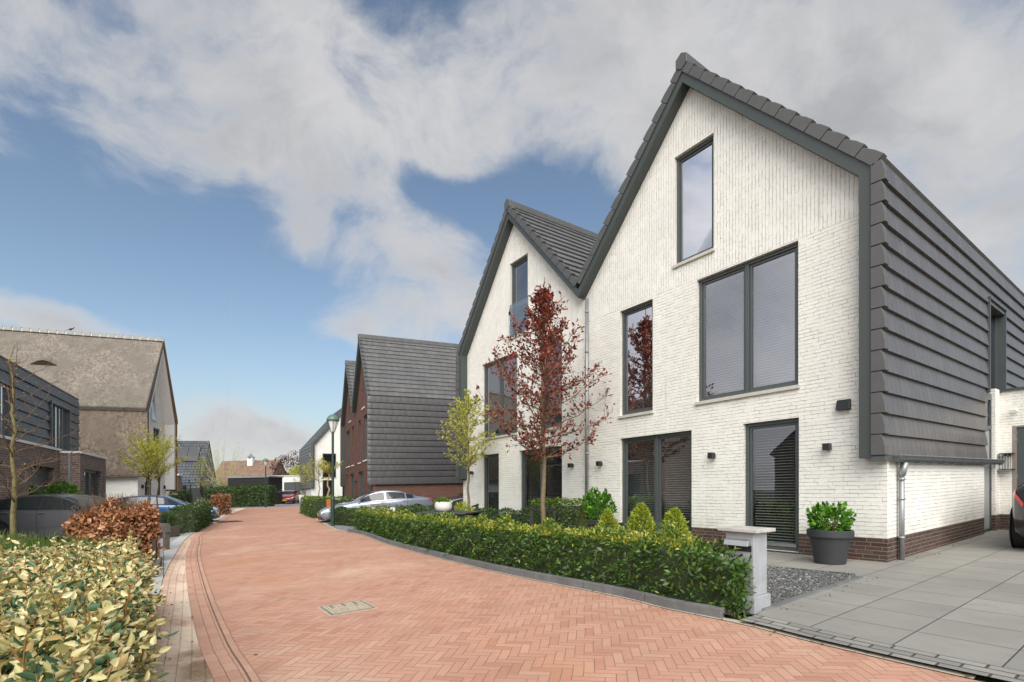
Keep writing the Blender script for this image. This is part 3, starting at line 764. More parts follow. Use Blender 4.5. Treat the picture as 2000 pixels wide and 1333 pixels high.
        if detail > 1:
            lip = MB(); lip.tube([P(.05, -.152, z_low), P(xg, -.152, z_low)], .011, 6); lip.build('gutter_lip', M['zinc'], g_)
            dp = MB(); dp.tube([P(.40, -.10, z_low - .1), P(.40, -.075, z_low - .22), P(.40, -.06, z_low - .3)], .05, 10)
            dp.tube([P(.40, -.06, z_low - .28), P(.40, -.06, .02)], .036, 10)
            for h in (.36, .95, 1.25): dp.tube([P(.40, -.06, h), P(.40, -.06, h + .03)], .046, 10)
            dp.build('downpipe', M['zinc'], root, smooth=True)
    for w in wins:
        make_window(root, P, *w, detail=detail, sillmat=sillmat)
    for s_, h in lamps:
        lm = MB(); pbox(lm, P, -.15, -.045, s_ - .05, s_ + .05, h - .055, h + .055); pbox(lm, P, -.047, -.001, s_ - .035, s_ + .035, h - .04, h + .03)
        lm.build('wall_lamp', M['black'], root, bevel=.004)
    return root, P

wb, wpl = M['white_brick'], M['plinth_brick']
OPEN = dict(door=(5.62, 6.59), win=(5.75, 7.28))
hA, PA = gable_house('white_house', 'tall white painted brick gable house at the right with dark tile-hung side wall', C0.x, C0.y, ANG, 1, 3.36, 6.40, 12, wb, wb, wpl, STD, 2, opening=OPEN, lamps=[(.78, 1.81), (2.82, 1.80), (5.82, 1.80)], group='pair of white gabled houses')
c12 = C0 + U * 12.5
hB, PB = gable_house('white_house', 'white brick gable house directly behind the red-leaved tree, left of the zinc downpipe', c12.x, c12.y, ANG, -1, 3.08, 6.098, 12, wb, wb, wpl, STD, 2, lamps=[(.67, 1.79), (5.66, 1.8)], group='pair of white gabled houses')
# house at the right: side door, tall side window, vent, downpipe between the houses, panels on the roof
f = MB(); d0, d1 = OPEN['door']
for a, b, c, d in ((d0, d0 + .07, .06, 3.05), (d1 - .07, d1, .06, 3.05), (d0, d1, 2.98, 3.05), (d0, d1, 2.32, 2.40), (d0, d1, .06, .10)): pbox(f, PA, a + .001, b - .001, .06, .14, c, d)
door = f.build('side_door', M['frame'], hA)
f = MB(); pbox(f, PA, d0 + .07, d1 - .07, .085, .12, .10, 2.32); f.build('door_leaf', plain('pale_grey_door', (.30, .31, .29), .45, 0, .04), door)
f = MB(); pbox(f, PA, d0 + .07, d1 - .07, .09, .10, 2.40, 2.98); f.build('pane', M['glass'], door)
f = MB(); pbox(f, PA, d0 + .02, d0 + .09, .04, .085, .98, 1.14); f.tube([PA(d0 + .11, .03, 1.06), PA(d0 + .11, .1, 1.06)], .03, 10); f.build('handle', M['chrome'], door)
f = MB(); w0, w1 = OPEN['win']
for a, b, c, d in ((w0, w0 + .05, 3.08, 5.12), (w1 - .05, w1, 3.08, 5.12)): pbox(f, PA, a, b, -.07, .16, c, d)
pbox(f, PA, w0, w1, -.08, .16, 5.10, 5.15); pbox(f, PA, w0 + .05, w1 - .05, .06, .15, 3.05, 3.13)
for a in (w0 + .05, w0 + .72, w1 - .12): pbox(f, PA, a, a + .07, .08, .14, 3.13, 5.10)
sw = f.build('side_window', M['frame'], hA)
f = MB(); f.poly([PA(w0 + .05, .11, 3.1), PA(w1 - .05, .11, 3.1), PA(w1 - .05, .11, 5.1), PA(w0 + .05, .11, 5.1)]); f.build('pane', M['glass'], sw, fix=False)
f = MB(); f.poly([PA(w0 + .05, .30, 3.1), PA(w1 - .05, .30, 3.1), PA(w1 - .05, .30, 5.1), PA(w0 + .05, .30, 5.1)]); f.build('curtain_or_dark_sheet', M['room'], sw, fix=False)  # near-black sheet painted as the unlit room behind the pane
f = MB(); f.prism([(-.035, 0), (-.15, 0), (-.145, -.06), (-.115, -.095), (-.07, -.095), (-.035, -.06)], w1, 12, lambda a, p: PA(a, p[0], 3.28 + p[1])); f.build('gutter', M['dark_zinc'], hA)
f = MB(); f.hexa([PA(-.10, .47, 2.38), PA(-.001, .47, 2.38), PA(-.001, .66, 2.38), PA(-.10, .66, 2.38), PA(-.04, .47, 2.54), PA(-.001, .47, 2.54), PA(-.001, .66, 2.54), PA(-.04, .66, 2.54)])
f.build('vent_cowl', M['black'], hA, bevel=.005)
f = MB(); f.tube([PA(-.05, 6.28, 5.95), PA(-.05, 6.28, .05)], .04, 12)
for h in (.9, 2.05, 3.3, 4.6, 5.6): f.tube([PA(-.05, 6.28, h), PA(-.05, 6.28, h + .05)], .048, 12)
f.build('downpipe', M['zinc'], hA, smooth=True)
for ss in (.62, 1.30, 1.46, 2.35):   # ends of the panel rails, standing above the right slope
    f = MB(); f.hexa([PA(.05 + a, s_, 5.95 + s_ * 1.122 + h) for h in (.12, .145) for a, s_ in ((0, ss), (1.5, ss), (1.5, ss + .13), (0, ss + .13))]); f.build('panel_rail', M['zinc'], hA)
# glass rail before the top window of the house behind the tree
f = MB(); f.hexa([PB(a, s_, h) for h in (5.86, 6.83) for a, s_ in ((-.02, 2.80), (-.008, 2.80), (-.008, 3.76), (-.02, 3.76))]); f.build('glass_balustrade', M['clear'], hB)

# garage at the side of the right-hand house
gpos = C0 + V * 7.02
gar = thing('white_garage', 'flat-roofed white brick garage with dark grey door behind the black car', 'garage', gpos.x, gpos.y, ANG, sheared=True)
Pg = lambda a, s_, h: (a, -s_, h)
f = MB()
for a, b, c, d in ((-.0, .20, .385, 3.2), (.20, 3.0, 2.40, 3.2), (3.0, 4.2, .385, 3.2)): f.poly([Pg(0, a, c), Pg(0, b, c), Pg(0, b, d), Pg(0, a, d)])
f.poly([Pg(0, 4.2, 0), Pg(5, 4.2, 0), Pg(5, 4.2, 3.2), Pg(0, 4.2, 3.2)]); f.poly([Pg(0, 0, 3.15), Pg(5, 0, 3.15), Pg(5, 4.2, 3.15), Pg(0, 4.2, 3.15)])
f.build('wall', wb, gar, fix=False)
f = MB(); f.poly([Pg(0, 0, 0), Pg(0, .20, 0), Pg(0, .20, .385), Pg(0, 0, .385)]); f.build('plinth', wpl, gar, fix=False)
f = MB(); pbox(f, Pg, -.05, 5, -.0, 4.25, 3.2, 3.26); f.build('roof_edge', M['grey_metal'], gar)
f = MB(); pbox(f, Pg, .03, .09, .275, 2.95, .03, 2.36); gd = f.build('garage_door', M['frame'], gar)
for h in (2.0, 2.2, 1.2, .5): f = MB(); pbox(f, Pg, .0, .04, .26, .285, h, h + .12); f.build('hinge', M['chrome'], gd)
f = MB(); pbox(f, Pg, .0, .1, .20, .275, .03, 2.36); pbox(f, Pg, .0, .1, .2, 3.0, 2.361, 2.40); f.build('door_frame', plain('taupe_frame', (.24, .20, .17), .5), gar)
f = MB(); f.box(-.16, .0, -.19, -.09, 1.72, 1.76); lt = f.build('lantern', M['black'], gar)
for i in range(5):
    f = MB(); f.box(-.30, -.29, -.05 - i * .045, -.042 - i * .045, 1.42, 1.76); f.build('lantern_bar', M['black'], lt)
for h in (1.40, 1.76): f = MB(); f.box(-.31, -.02, -.26, -.03, h, h + .02); f.build('lantern_plate', M['black'], lt)
f = MB(); f.tube([(-.16, -.14, 1.43), (-.16, -.14, 1.75)], .045, 10); f.build('lantern_glass', M['clear'], lt)
f = MB(); f.box(-.14, 0, -.30, -.24, 2.72, 2.78); f.tube([(-.05, -.27, 2.75), (-.2, -.27, 2.71)], .04, 10); f.build('camera', M['white_paint'], gar)

# red-brown brick pair beyond
C1 = Vector((*at(729, 24.6), 0)); A1 = math.atan2(.42, .907); U1 = Vector((-.42, .907, 0))
rb = M['red_brick']
gable_house('brick_house', 'red-brown brick gable house whose whole dark tiled side faces the street', C1.x, C1.y, A1, 1, 3.2, 6.25, 12, rb, rb, rb, STD, 1, cladmat='tile_wall_dark', group='pair of red-brown brick houses', sillmat='white_paint', lamps=[(5.9, 1.8)])
c2 = C1 + U1 * 12.5
gable_house('brick_house', 'farther red-brown brick gable, just left of the tall tiled side, behind the lamp post', c2.x, c2.y, A1, -1, 3.2, 6.25, 12, rb, rb, rb, STD, 1, cladmat='tile_wall_dark', group='pair of red-brown brick houses', sillmat='white_paint')
pp = C1 + U1 * 6.25 + Vector((-.06 * .9, -.06 * .4, 0))
# far white house
WF = M['white_brick_plain']
FW = Vector((*at(608, 49), 0))
gable_house('white_house', 'distant white gable house with dark tiled left side, beyond the lamp post', FW.x, FW.y, R(120), -1, 3.2, 6.3, 9, WF, WF, WF, [(2.83, 3.73, 5.84, 8.10, [], 'up'), (1.05, 2.35, 2.6, 5.0, [], 'up'), (2.95, 4.0, 2.6, 5.0, [], 'up'), (1.05, 2.0, .06, 2.35, [], 'low'), (2.95, 4.0, .06, 2.35, [], 'low')], 1, group=None)
fw2 = MB()

# ------------------------------------------------------------------ thatched house at the left
def thatchmat(name, c0, c1, c2):
    m, t, b = newmat(name)
    wc = attr(t, 'wc')
    st = t.v('MULTIPLY', wc, (3.2, 3.2, 2.6))
    n1 = t.noise(st, 2.6, 8, .80); n2 = t.noise(wc, .55, 5, .6, .5); n3 = t.noise(t.v('MULTIPLY', wc, (1, 1, .35)), 2.0, 4, .6)
    c = t.mix(t.rng(n1, .36, .62), c0, c1)
    c = t.mix(t.rng(n2, .38, .62, 0, .85), c, c2)
    c = t.v('SCALE', c, t.rng(n3, .3, .7, .82, 1.12, False))
    setp(t, b, col=c, rough=.95, spec=.1, norm=bump(t, t.m('ADD', n1, t.m('MULTIPLY', n3, .6)), .09))
    return m
M['thatch'] = thatchmat('grey_thatch', (.140, .118, .099), (.325, .288, .243), (.20, .178, .148))
M['thatch_low'] = thatchmat('brown_grey_thatch', (.12, .094, .074), (.34, .28, .225), (.21, .17, .135))
M['thatch_cut'] = thatchmat('cut_straw_edge', (.16, .085, .03), (.36, .22, .09), (.22, .13, .06))
M['ridge_grey'] = plain('grey_ridge_tile', (.26, .26, .25), .7)
C2 = Vector((*at(269, 26.0), 0)); A2 = math.atan2(-.375, -.927)
th = thing('thatched_house', 'white gabled house under a thick grey thatched roof at the left', 'house', C2.x, C2.y, A2, sheared=True)
P = lambda a, s_, h: (a, -s_, h)
W_, DEP = 5.5, 17
SA, ZR, ZK = 2.75, 10.05, 5.75
TW = [(2.35, 3.15, 5.6, 7.7, [], 'up'), (2.8, 4.2, 3.0, 5.2, [3.5], 'up'), (1.2, 2.6, .05, 2.35, [], 'low'), (3.75, 4.5, .05, 2.35, [], 'low')]
f = MB()
cuts = sorted({0, SA, W_} | {w[0] for w in TW} | {w[1] for w in TW})
for a, b in zip(cuts[:-1], cuts[1:]):
    zz = 0
    for w in sorted([w for w in TW if w[0] <= a + 1e-6 and w[1] >= b - 1e-6], key=lambda w: w[2]):
        f.poly([P(0, a, zz), P(0, b, zz), P(0, b, w[2]), P(0, a, w[2])]); zz = w[3]
    T = lambda s_: np.interp(s_, [0, SA, W_], [ZK, ZR - .3, ZK])
    f.poly([P(0, a, zz), P(0, b, zz), P(0, b, T(b)), P(0, a, T(a))])
for w in TW:
    for q in ([(w[0], w[2]), (w[0], w[3])], [(w[1], w[2]), (w[1], w[3])], [(w[0], w[3]), (w[1], w[3])]):
        f.poly([P(0, *q[0]), P(.2, *q[0]), P(.2, *q[1]), P(0, *q[1])])
f.poly([P(0, 0, 0), P(DEP, 0, 0), P(DEP, 0, 2.4), P(0, 0, 2.4)]); f.poly([P(0, W_, 0), P(DEP, W_, 0), P(DEP, W_, ZK), P(0, W_, ZK)])
f.poly([P(DEP, 0, 0), P(DEP, W_, 0), P(DEP, W_, ZK), P(DEP, 0, ZK)])
f.build('wall', M['white_brick_plain'], th, fix=False)
def slab(mb, prof, xa, xb, nx=1):
    for i in range(nx):
        mb.prism([Vector(p) for p in prof], xa + (xb - xa) * i / nx, xa + (xb - xa) * (i + 1) / nx, lambda a, p: P(a, p.x, p.y))
k_ = (ZR - ZK) / (SA + .42)
def up(prof0): return prof0
near_up = [(-.30, ZK - .14), (-.46, ZK + .06), (-.40, ZK + .24), (SA, ZR + .14), (SA, ZR - .34), (-.02, ZK - .12)]
far_up = [(2 * SA - p[0], p[1]) for p in near_up]
near_lo = [(-.26, 2.22), (-.30, 2.36), (-.28, ZK - .05), (.0, ZK - .02), (.0, 2.28)]
far_lo = [(W_ + .26, 1.5), (W_ + .30, 1.6), (W_ + .28, ZK - .05), (W_, ZK - .02), (W_, 1.55)]
f = MB(); slab(f, near_up, -.5, DEP); slab(f, far_up, -.5, DEP); f.build('thatched_roof', M['thatch'], th, bevel=.05)
f = MB(); slab(f, near_lo, -.5, DEP); slab(f, far_lo, -.5, DEP); f.build('thatched_wall', M['thatch_low'], th, bevel=.04)
f = MB(); slab(f, [(2 * SA - a, b) for a, b in [(-.47, ZK + .02), (-.42, ZK + .26), (SA, ZR + .16), (SA, ZR - .30), (-.02, ZK - .10)]], -.535, -.5); slab(f, [(W_ + .27, 1.5), (W_ + .31, 1.6), (W_ + .29, ZK + .02), (W_ + .01, ZK), (W_ + .01, 1.55)], -.535, -.5)
f.build('thatch_edge', M['thatch_cut'], th)
f = MB()
slab(f, [(W_ - .03, ZK - .1), (SA + .02, ZR - .36), (SA + .02, ZR - .50), (W_ - .35, ZK - .1)], -.49, -.002); slab(f, [(W_ - .002, 1.6), (W_ - .002, ZK - .1), (W_ - .32, ZK - .1), (W_ - .32, 1.6)], -.49, -.002)
slab(f, [(.03, ZK - .1), (SA - .02, ZR - .36), (SA - .02, ZR - .50), (.16, ZK - .1)], -.49, -.002)
f.build('soffit', M['white_paint'], th)
f = MB(); 
x_ = -.5
f.prism([(-.13, -.1), (-.10, .05), (0, .11), (.10, .05), (.13, -.1)], -.52, DEP, lambda a, p: P(a, SA + p[0], ZR + .16 + p[1]))
rm = f.build('ridge_mortar', M['sill'], th)
while x_ < DEP - .4:
    f = MB(); f.prism([(-.155, -.11), (-.125, .07), (0, .135), (.125, .07), (.155, -.11)], x_ + .02, x_ + .32, lambda a, p: P(a, SA + p[0], ZR + .17 + p[1])); f.build('ridge_tile', M['ridge_grey'], rm); x_ += .37
for w in TW: make_window(th, P, *w, detail=1)
f = MB()
for s_, h in ((.65, 1.75), (4.95, 1.75)): pbox(f, P, -.1, 0, s_ - .05, s_ + .05, h - .1, h + .1)
f.build('wall_lamp', M['black'], th)
f = MB(); f.hexa([P(a, s_, h) for h in (5.6, 6.6) for a, s_ in ((-.04, 2.3), (-.02, 2.3), (-.02, 3.2), (-.04, 3.2))]); f.build('glass_balustrade', M['clear'], th)
# little eyebrow opening in the thatch: a hooded lip over a dark hole
f = MB(); n_ = Vector((-k_, 1)).normalized()
def on(a, s_, off): zz = ZK + .24 + (ZR - .1 - ZK) / (SA + .4) * (s_ + .4); return P(a, s_ + n_.x * off * .7, zz + off)
arc = [(-.55, 0), (-.4, .08), (-.2, .17), (0, .21), (.2, .17), (.4, .08), (.55, 0)]
f.mesh([on(4.3 + a, 1.18, b) for a, b in arc] + [on(4.3 + a * 1.1, 1.34 + (.2 if abs(a) < .5 else 0), b * .25 - .05) for a, b in arc], [(i, i + 1, 8 + i, 7 + i) for i in range(6)])
eb = f.build('eyebrow', M['thatch'], th, fix=False)
f = MB(); f.mesh([on(4.3 + a, 1.2, b * .9) for a, b in arc] + [on(4.3 + a, 1.15, 0) for a, b in arc], [(i, i + 1, 8 + i, 7 + i) for i in range(6)]); f.build('vent_opening', plain('brown_vent', (.03, .016, .008), .9), eb, fix=False)
# a bird sitting on the ridge
bp = Vector((*C2[:2], 0)) + Vector((-.927, -.375, 0)) * 3.75 + Vector((-.375, .927, 0)) * SA
bird = MB()
bird.lathe([(.001, -.12), (.045, -.07), (.06, 0), (.045, .07), (.02, .11), (.001, .13)], (0, 0, 0), 10)
bird.mesh([(.0, .035, -.10), (0, -.035, -.10), (.02, 0, -.26)], [(0, 1, 2)])
bv = bird.v; bird.v = [(z_, y_, .09 + x_ * .9 + z_ * .35) for x_, y_, z_ in bv]
bird.lathe([(.001, -.035), (.03, -.015), (.036, .005), (.02, .03), (.001, .036)], (.14, 0, .17), 8)
bird.mesh([(.165, .008, .165), (.165, -.008, .165), (.20, 0, .16), (.165, 0, .178)], [(0, 1, 2), (0, 3, 2), (1, 3, 2)])
for s_ in (-.02, .02): bird.tube([(0, s_, .06), (.01, s_, 0)], .006, 5)
bo = bird.build('bird', plain('dark_feathers', (.03, .03, .032), .6)); bo.location = (bp.x, bp.y, gz(bp.x) + ZR + .30); bo.rotation_euler = (0, 0, .3)
tag(bo, 'small dark bird sitting on the tiled ridge of the thatched house', 'bird')

# ------------------------------------------------------------------ dark-clad brick house at the far left
C3 = Vector((-18.3, 21.0, 0)); A3 = math.atan2(-.882, .472)
dh = thing('clad_house', 'brown brick house at the left edge with dark tile-clad upper floor', 'house', C3.x, C3.y, A3, sheared=True)
# local: x runs along the front towards the camera, y points out to the street
Q = lambda t_, h, n_: (t_, n_, h)
bbk = M['brown_brick']; LT = 10.6
f = MB()
def wallseg(mb, n_, t0, t1, z0, z1, holes):
    cs = sorted({t0, t1} | {h_[0] for h_ in holes} | {h_[1] for h_ in holes})
    for a, b in zip(cs[:-1], cs[1:]):
        zz = z0
        for h_ in sorted([h_ for h_ in holes if h_[0] <= a + 1e-6 and h_[1] >= b - 1e-6], key=lambda h_: h_[2]):
            if h_[2] > zz: mb.poly([(a, n_, zz), (b, n_, zz), (b, n_, h_[2]), (a, n_, h_[2])])
            zz = h_[3]
        mb.poly([(a, n_, zz), (b, n_, zz), (b, n_, z1), (a, n_, z1)])
    for a, b, c, d in holes:
        for q in ((a, c, a, d), (b, c, b, d), (a, d, b, d), (a, c, b, c)):
            mb.poly([(q[0], n_, q[1]), (q[0], n_ - .25, q[1]), (q[2], n_ - .25, q[3]), (q[2], n_, q[3])])
wallseg(f, .25, 3.38, LT, 0, 2.97, [(3.95, 6.3, .02, 2.33), (8.2, 9.8, .02, 2.3)])
f.poly([(LT, .25, 0), (LT, -8, 0), (LT, -8, 5.3), (LT, .25, 5.3)]); f.poly([(0, .0, 0), (0, -8, 0), (0, -8, 5.3), (0, 0, 5.3)]); f.poly([(0, -8, 0), (LT, -8, 0), (LT, -8, 5.3), (0, -8, 5.3)])
f.build('wall', bbk, dh, fix=False)
f = MB(); wallseg(f, .83, -.45, 3.38, 0, 2.90, [(.3, 2.85, .02, 2.33)])
f.poly([(3.38, .83, 0), (3.38, .25, 0), (3.38, .25, 2.9), (3.38, .83, 2.9)]); f.poly([(-.45, .83, 0), (-.45, -2, 0), (-.45, -2, 2.9), (-.45, .83, 2.9)]); f.poly([(-.45, -.1, 2.88), (3.38, -.1, 2.88), (3.38, .83, 2.88), (-.45, .83, 2.88)])
f.build('bay', bbk, dh, fix=False)
f = MB(); f.box(3.36, LT, -.05, .30, 2.97, 3.05); f.build('coping', M['white_paint'], dh)
f = MB(); f.box(-.5, 3.43, -.12, .88, 2.90, 2.975); f.build('coping', M['white_paint'], dh)
f = MB(); f.box(3.385, 3.45, .50, .57, .0, 2.89); f.build('downpipe', M['zinc'], dh)
# clad upper floor
WN = [(1.4, 3.55, 3.06, 4.78), (6.9, 9.1, 3.06, 4.68)]
def spl(h):
    if h > 4.75: return [(0, LT)]
    out, a = [], 0
    for w in WN: out.append((a, w[0])); a = w[1]
    return out + [(a, LT)]
f = MB(); Pc = lambda a, s_, h: (a, -s_, h)
courses(f, Pc, (0, 3.05), (.0, 5.35), (0, LT), .318, .05, .1, spl)
f.build('cladding', M['tile_wall_dark'], dh)
f = MB(); Pr = lambda a, s_, h: (a, -s_, h)
courses(f, Pr, (.02, 5.36), (4.0, 7.35), (-.05, LT), .33, .05, .1)
P2r = lambda a, s_, h: (a, -(8 - s_), h)
courses(f, P2r, (.02, 5.36), (4.0, 7.35), (-.05, LT), .33, .05, .1)
f.build('roof', M['tile_roof'], dh)
f = MB(); f.poly([(0, -.02, 5.3), (0, -8, 5.3), (0, -4, 7.3)]); f.poly([(LT, -.02, 5.3), (LT, -8, 5.3), (LT, -4, 7.3)]); f.build('gable_cladding', M['tile_wall'], dh, fix=False)
f = MB(); f.tube([(0, .02, 5.40), (LT, .02, 5.40)], .02, 6); f.build('eaves_edge', M['zinc'], dh)
for a, b, c, d in WN:
    f = MB(); 
    for q in ((a, a + .07, c, d), (b - .07, b, c, d), (a, b, d - .06, d), (a, b, c, c + .06), ((a + b) / 2 - .05, (a + b) / 2 + .05, c, d), (a + .62, a + .70, c, d), (b - .70, b - .62, c, d)): f.box(q[0], q[1], -.06, .09 if q[0] in (a,) or q[1] in (b,) else .0, q[2], q[3])
    w_ = f.build('window', M['frame'], dh)
    f = MB(); f.poly([(a, -.03, c), (b, -.03, c), (b, -.03, d), (a, -.03, d)]); f.build('pane', M['glass_low'], w_, fix=False)
    f = MB(); f.poly([(a, -.3, c), (b, -.3, c), (b, -.3, d), (a, -.3, d)]); f.build('curtain_or_dark_sheet', M['room'], w_, fix=False)  # flat dark sheet stands for the shade inside the room
f = MB(); f.box(4.0, 6.25, .02, .06, .02, 2.3)
for i in range(7): f.box(4.0, 6.25, .06, .072, .1 + i * .32, .36 + i * .32)
f.build('garage_door', M['frame'], dh)
f = MB()
for q in ((.3, .38), (2.77, 2.85), (1.5, 1.6)): f.box(q[0], q[1], .60, .70, .02, 2.33)
f.box(.38, 2.77, .60, .70, 2.25, 2.33); w_ = f.build('window', M['frame'], dh)
f = MB(); f.poly([(.38, .64, .05), (2.77, .64, .05), (2.77, .64, 2.25), (.38, .64, 2.25)]); f.build('pane', M['glass_low'], w_, fix=False)
f = MB(); f.box(.4, 1.45, .42, .44, .1, 2.2); f.build('curtain_or_dark_sheet', M['blind'], w_)
for a, b in ((8.2, 9.8),):
    f = MB(); f.box(a, b, .05, .1, .02, 2.3); f.build('door_panel', M['frame'], dh)
# the opposite house further along, seen mirrored in the windows
oh = thing('opposite_house', 'dark-roofed gable house across the street, mirrored in the white house windows', 'house', -25, -5.0, R(200), sheared=True)
f = MB(); f.prism([(0, 0), (9, 0), (9, 4.6), (4.5, 9.2), (0, 4.6)], 0, 9, lambda a, p: (a, -p[0], p[1])); f.build('wall', M['brown_brick'], oh)
f = MB(); Po = lambda a, s_, h: (a, -s_, h); courses(f, Po, (-.3, 4.4), (4.5, 9.35), (-.3, 9.2), .34); Po2 = lambda a, s_, h: (a, -(9 - s_), h); courses(f, Po2, (-.3, 4.4), (4.5, 9.35), (-.3, 9.2), .34)
f.build('roof', M['tile_roof'], oh)
f = MB()
for a, b in ((1.2, 3.2), (5, 7.5)):
    f.box(-.03, .02, -b, -a, .1, 2.3); f.box(-.03, .02, -b, -a, 3.0, 4.6)
f.build('window', M['frame'], oh)

# ------------------------------------------------------------------ far buildings
def far_poly(px_list, Y): return [((px - 1000) * Y / FOC, Y, CAMZ + (HOR - py) * Y / FOC) for px, py in px_list]
# white flat-roofed garage at the end of the street
gx, gy = at(524, 56)
fg = thing('white_garage', 'distant flat white garage with grey double doors behind the red car', 'garage', gx, gy, R(2), sheared=True)
gw = 5.2
f = MB()
for a, b, c, d in ((0, 1.75, 0, 3.0), (1.75, 4.15, 2.35, 3.0), (4.15, gw, 0, 3.0)): f.poly([(a, 0, c), (b, 0, c), (b, 0, d), (a, 0, d)])
f.poly([(0, 0, 0), (0, 6, 0), (0, 6, 3), (0, 0, 3)]); f.poly([(0, 0, 2.98), (gw, 0, 2.98), (gw, 6, 2.98), (0, 6, 2.98)]); f.poly([(gw, 0, 0), (gw, 6, 0), (gw, 6, 3), (gw, 0, 3)])
f.build('wall', M['white_brick_plain'], fg, fix=False)
f = MB(); f.box(-.05, gw + .05, -.05, 6, 3.0, 3.14); f.build('roof_edge', M['concrete'], fg)
for a in (1.75, 2.97):
    f = MB(); f.box(a + .01, a + 1.18, .06, .12, 0, 2.35); d_ = f.build('door', M['frame'], fg)
    f = MB(); q = a + (1.05 if a < 2 else .12); f.box(q - .04, q + .04, .01, .06, .95, 1.2); f.build('handle', M['chrome'], d_)
f = MB(); f.tube([(.55, -.06, 0), (.55, -.06, 3)], .05, 8); f.build('downpipe', M['dark_zinc'], fg)
# black timber shed behind the end hedge
sx, sy = at(445, 48)
sh_ = thing('timber_shed', 'black timber shed with pale roof edge above the end hedge', 'shed', sx, sy, R(1), sheared=True)
f = MB(); sw_ = 3.9
for i in range(16): f.box(0, sw_, 0 - (.0 if i % 2 else .012), 3, i * .17, i * .17 + .165)
f.build('wall', plain('black_timber', (.012, .012, .012), .7, 0, .2), sh_)
f = MB(); f.box(-.08, sw_ + .08, -.08, 3.1, 2.725, 2.86); f.build('roof_edge', M['zinc'], sh_)
f = MB(); f.box(sw_ - .2, sw_ - .08, -.05, -.013, 1.15, 1.3); f.build('lamp', M['plate'], sh_)
# house with an orange tiled roof and a cupola
ox, oy = at(408, 72)
oh2 = thing('orange_roof_house', 'low distant house with orange tiled roof and white cupola', 'house', ox, oy, R(2), sheared=True)
f = MB(); f.prism([(0, 0), (8, 0), (8, 2.7), (4, 6.1), (0, 2.7)], 0, 8.3, lambda a, p: (a, p[0], p[1])); f.build('wall', M['brown_brick'], oh2)
f = MB(); Pq = lambda a, s_, h: (a, s_, h); courses(f, Pq, (-.4, 2.4), (4, 6.2), (-.2, 8.5), .3, .04, .1); Pq2 = lambda a, s_, h: (a, 8 - s_, h); courses(f, Pq2, (-.4, 2.4), (4, 6.2), (-.2, 8.5), .3, .04, .1)
f.build('roof', M['orange_tile'], oh2)
f = MB(); cx = 4.35; f.box(cx - .38, cx + .38, 3.0, 3.76, 5.2, 6.55); cu = f.build('cupola', M['white_paint'], oh2)
f = MB(); f.lathe([(.72, 6.55), (.5, 6.7), (.25, 6.95), (.08, 7.15), (.02, 7.4)], (cx, 3.38, 0), 4); f.build('cupola_roof', M['zinc'], cu)
f = MB(); f.box(1.2, 2.6, -.03, 0.02, 1.0, 2.2); f.build('window', M['frame'], oh2)
# dark-tiled house with solar panels beside the thatched house
bx, by = at(408, 56)
bh = thing('solar_roof_house', 'dark tiled house with solar panels on its roof, right of the thatched house', 'house', bx, by, R(198), sheared=True)
# local x runs left along the ridge, y towards the camera
f = MB(); f.prism([(-4.3, 0), (4.3, 0), (4.3, .9), (0, 7.05), (-4.3, .9)], .3, 9, lambda a, p: (a, p[0], p[1])); f.build('wall', M['brown_brick'], bh)
f = MB(); Pb = lambda a, s_, h: (a, 4.5 - s_, h); courses(f, Pb, (0, .7), (4.5, 7.2), (0, 9), .36, .05, .12); Pb2 = lambda a, s_, h: (a, -4.5 + s_, h); courses(f, Pb2, (0, .7), (4.5, 7.2), (0, 9), .36, .05, .12)
f.build('roof', M['black_tile'], bh)
sl_ = Vector((4.5, 6.5)).normalized(); nn_ = Vector((-sl_.y, sl_.x))
for a in (.65, 1.78, 2.91):
    f = MB(); E0 = Vector((0, .7)); t0, t1 = 4.95, 7.0
    prof = [E0 + sl_ * t0 + nn_ * .10, E0 + sl_ * t0 + nn_ * .15, E0 + sl_ * t1 + nn_ * .15, E0 + sl_ * t1 + nn_ * .10]
    f.prism(prof, a, a + 1.09, lambda q, p: Pb(q, p.x, p.y)); f.build('solar_panel', M['solar'], bh)
f = MB(); f.box(3.3, 3.9, -.3, .3, 6.7, 7.9); f.build('chimney', M['brown_brick'], bh)
f = MB(); f.prism([(0, -.05), (4.5, 6.40), (4.5, 6.56), (-.05, .12)], -.05, .0, lambda q, p: Pb(q, p[0], p[1] + .7)); f.prism([(0, -.05), (4.5, 6.40), (4.5, 6.56), (-.05, .12)], -.05, .0, lambda q, p: Pb2(q, p[0], p[1] + .7)); f.build('verge_board', M['black'], bh)
f = MB(); f.poly([(0.0, -4.3, .6), (0, 4.3, .6), (0, 0, 6.9)]); f.build('gable_cladding', M['grey_metal'], bh, fix=False)
f = MB(); f.box(1.5, 4.6, 4.2, 5.4, 0, 3.2); ext = f.build('annex', M['brown_brick'], bh)
f = MB(); f.box(1.4, 4.7, 4.1, 5.5, 3.2, 3.36); f.build('annex_roof', M['white_paint'], ext)
f = MB(); f.tube([(3.55, 5.48, 0), (3.55, 5.48, 3.2)], .09, 8); f.build('downpipe', M['white_paint'], ext)
# low grey building between the far lamp and the garage
lx, ly = at(527, 80)
lb = thing('grey_shed', 'low distant grey flat building between the far lamp and reddish bushes', 'shed', lx, ly, 0, sheared=True)
f = MB(); f.box(0, 3.2, 0, 4, 0, 3.9); f.build('wall', plain('grey_boards', (.10, .095, .085), .8), lb)
f = MB(); f.box(-.2, 2.6, -.1, 4, 3.9, 4.25); f.build('roof', M['kerb'], lb)

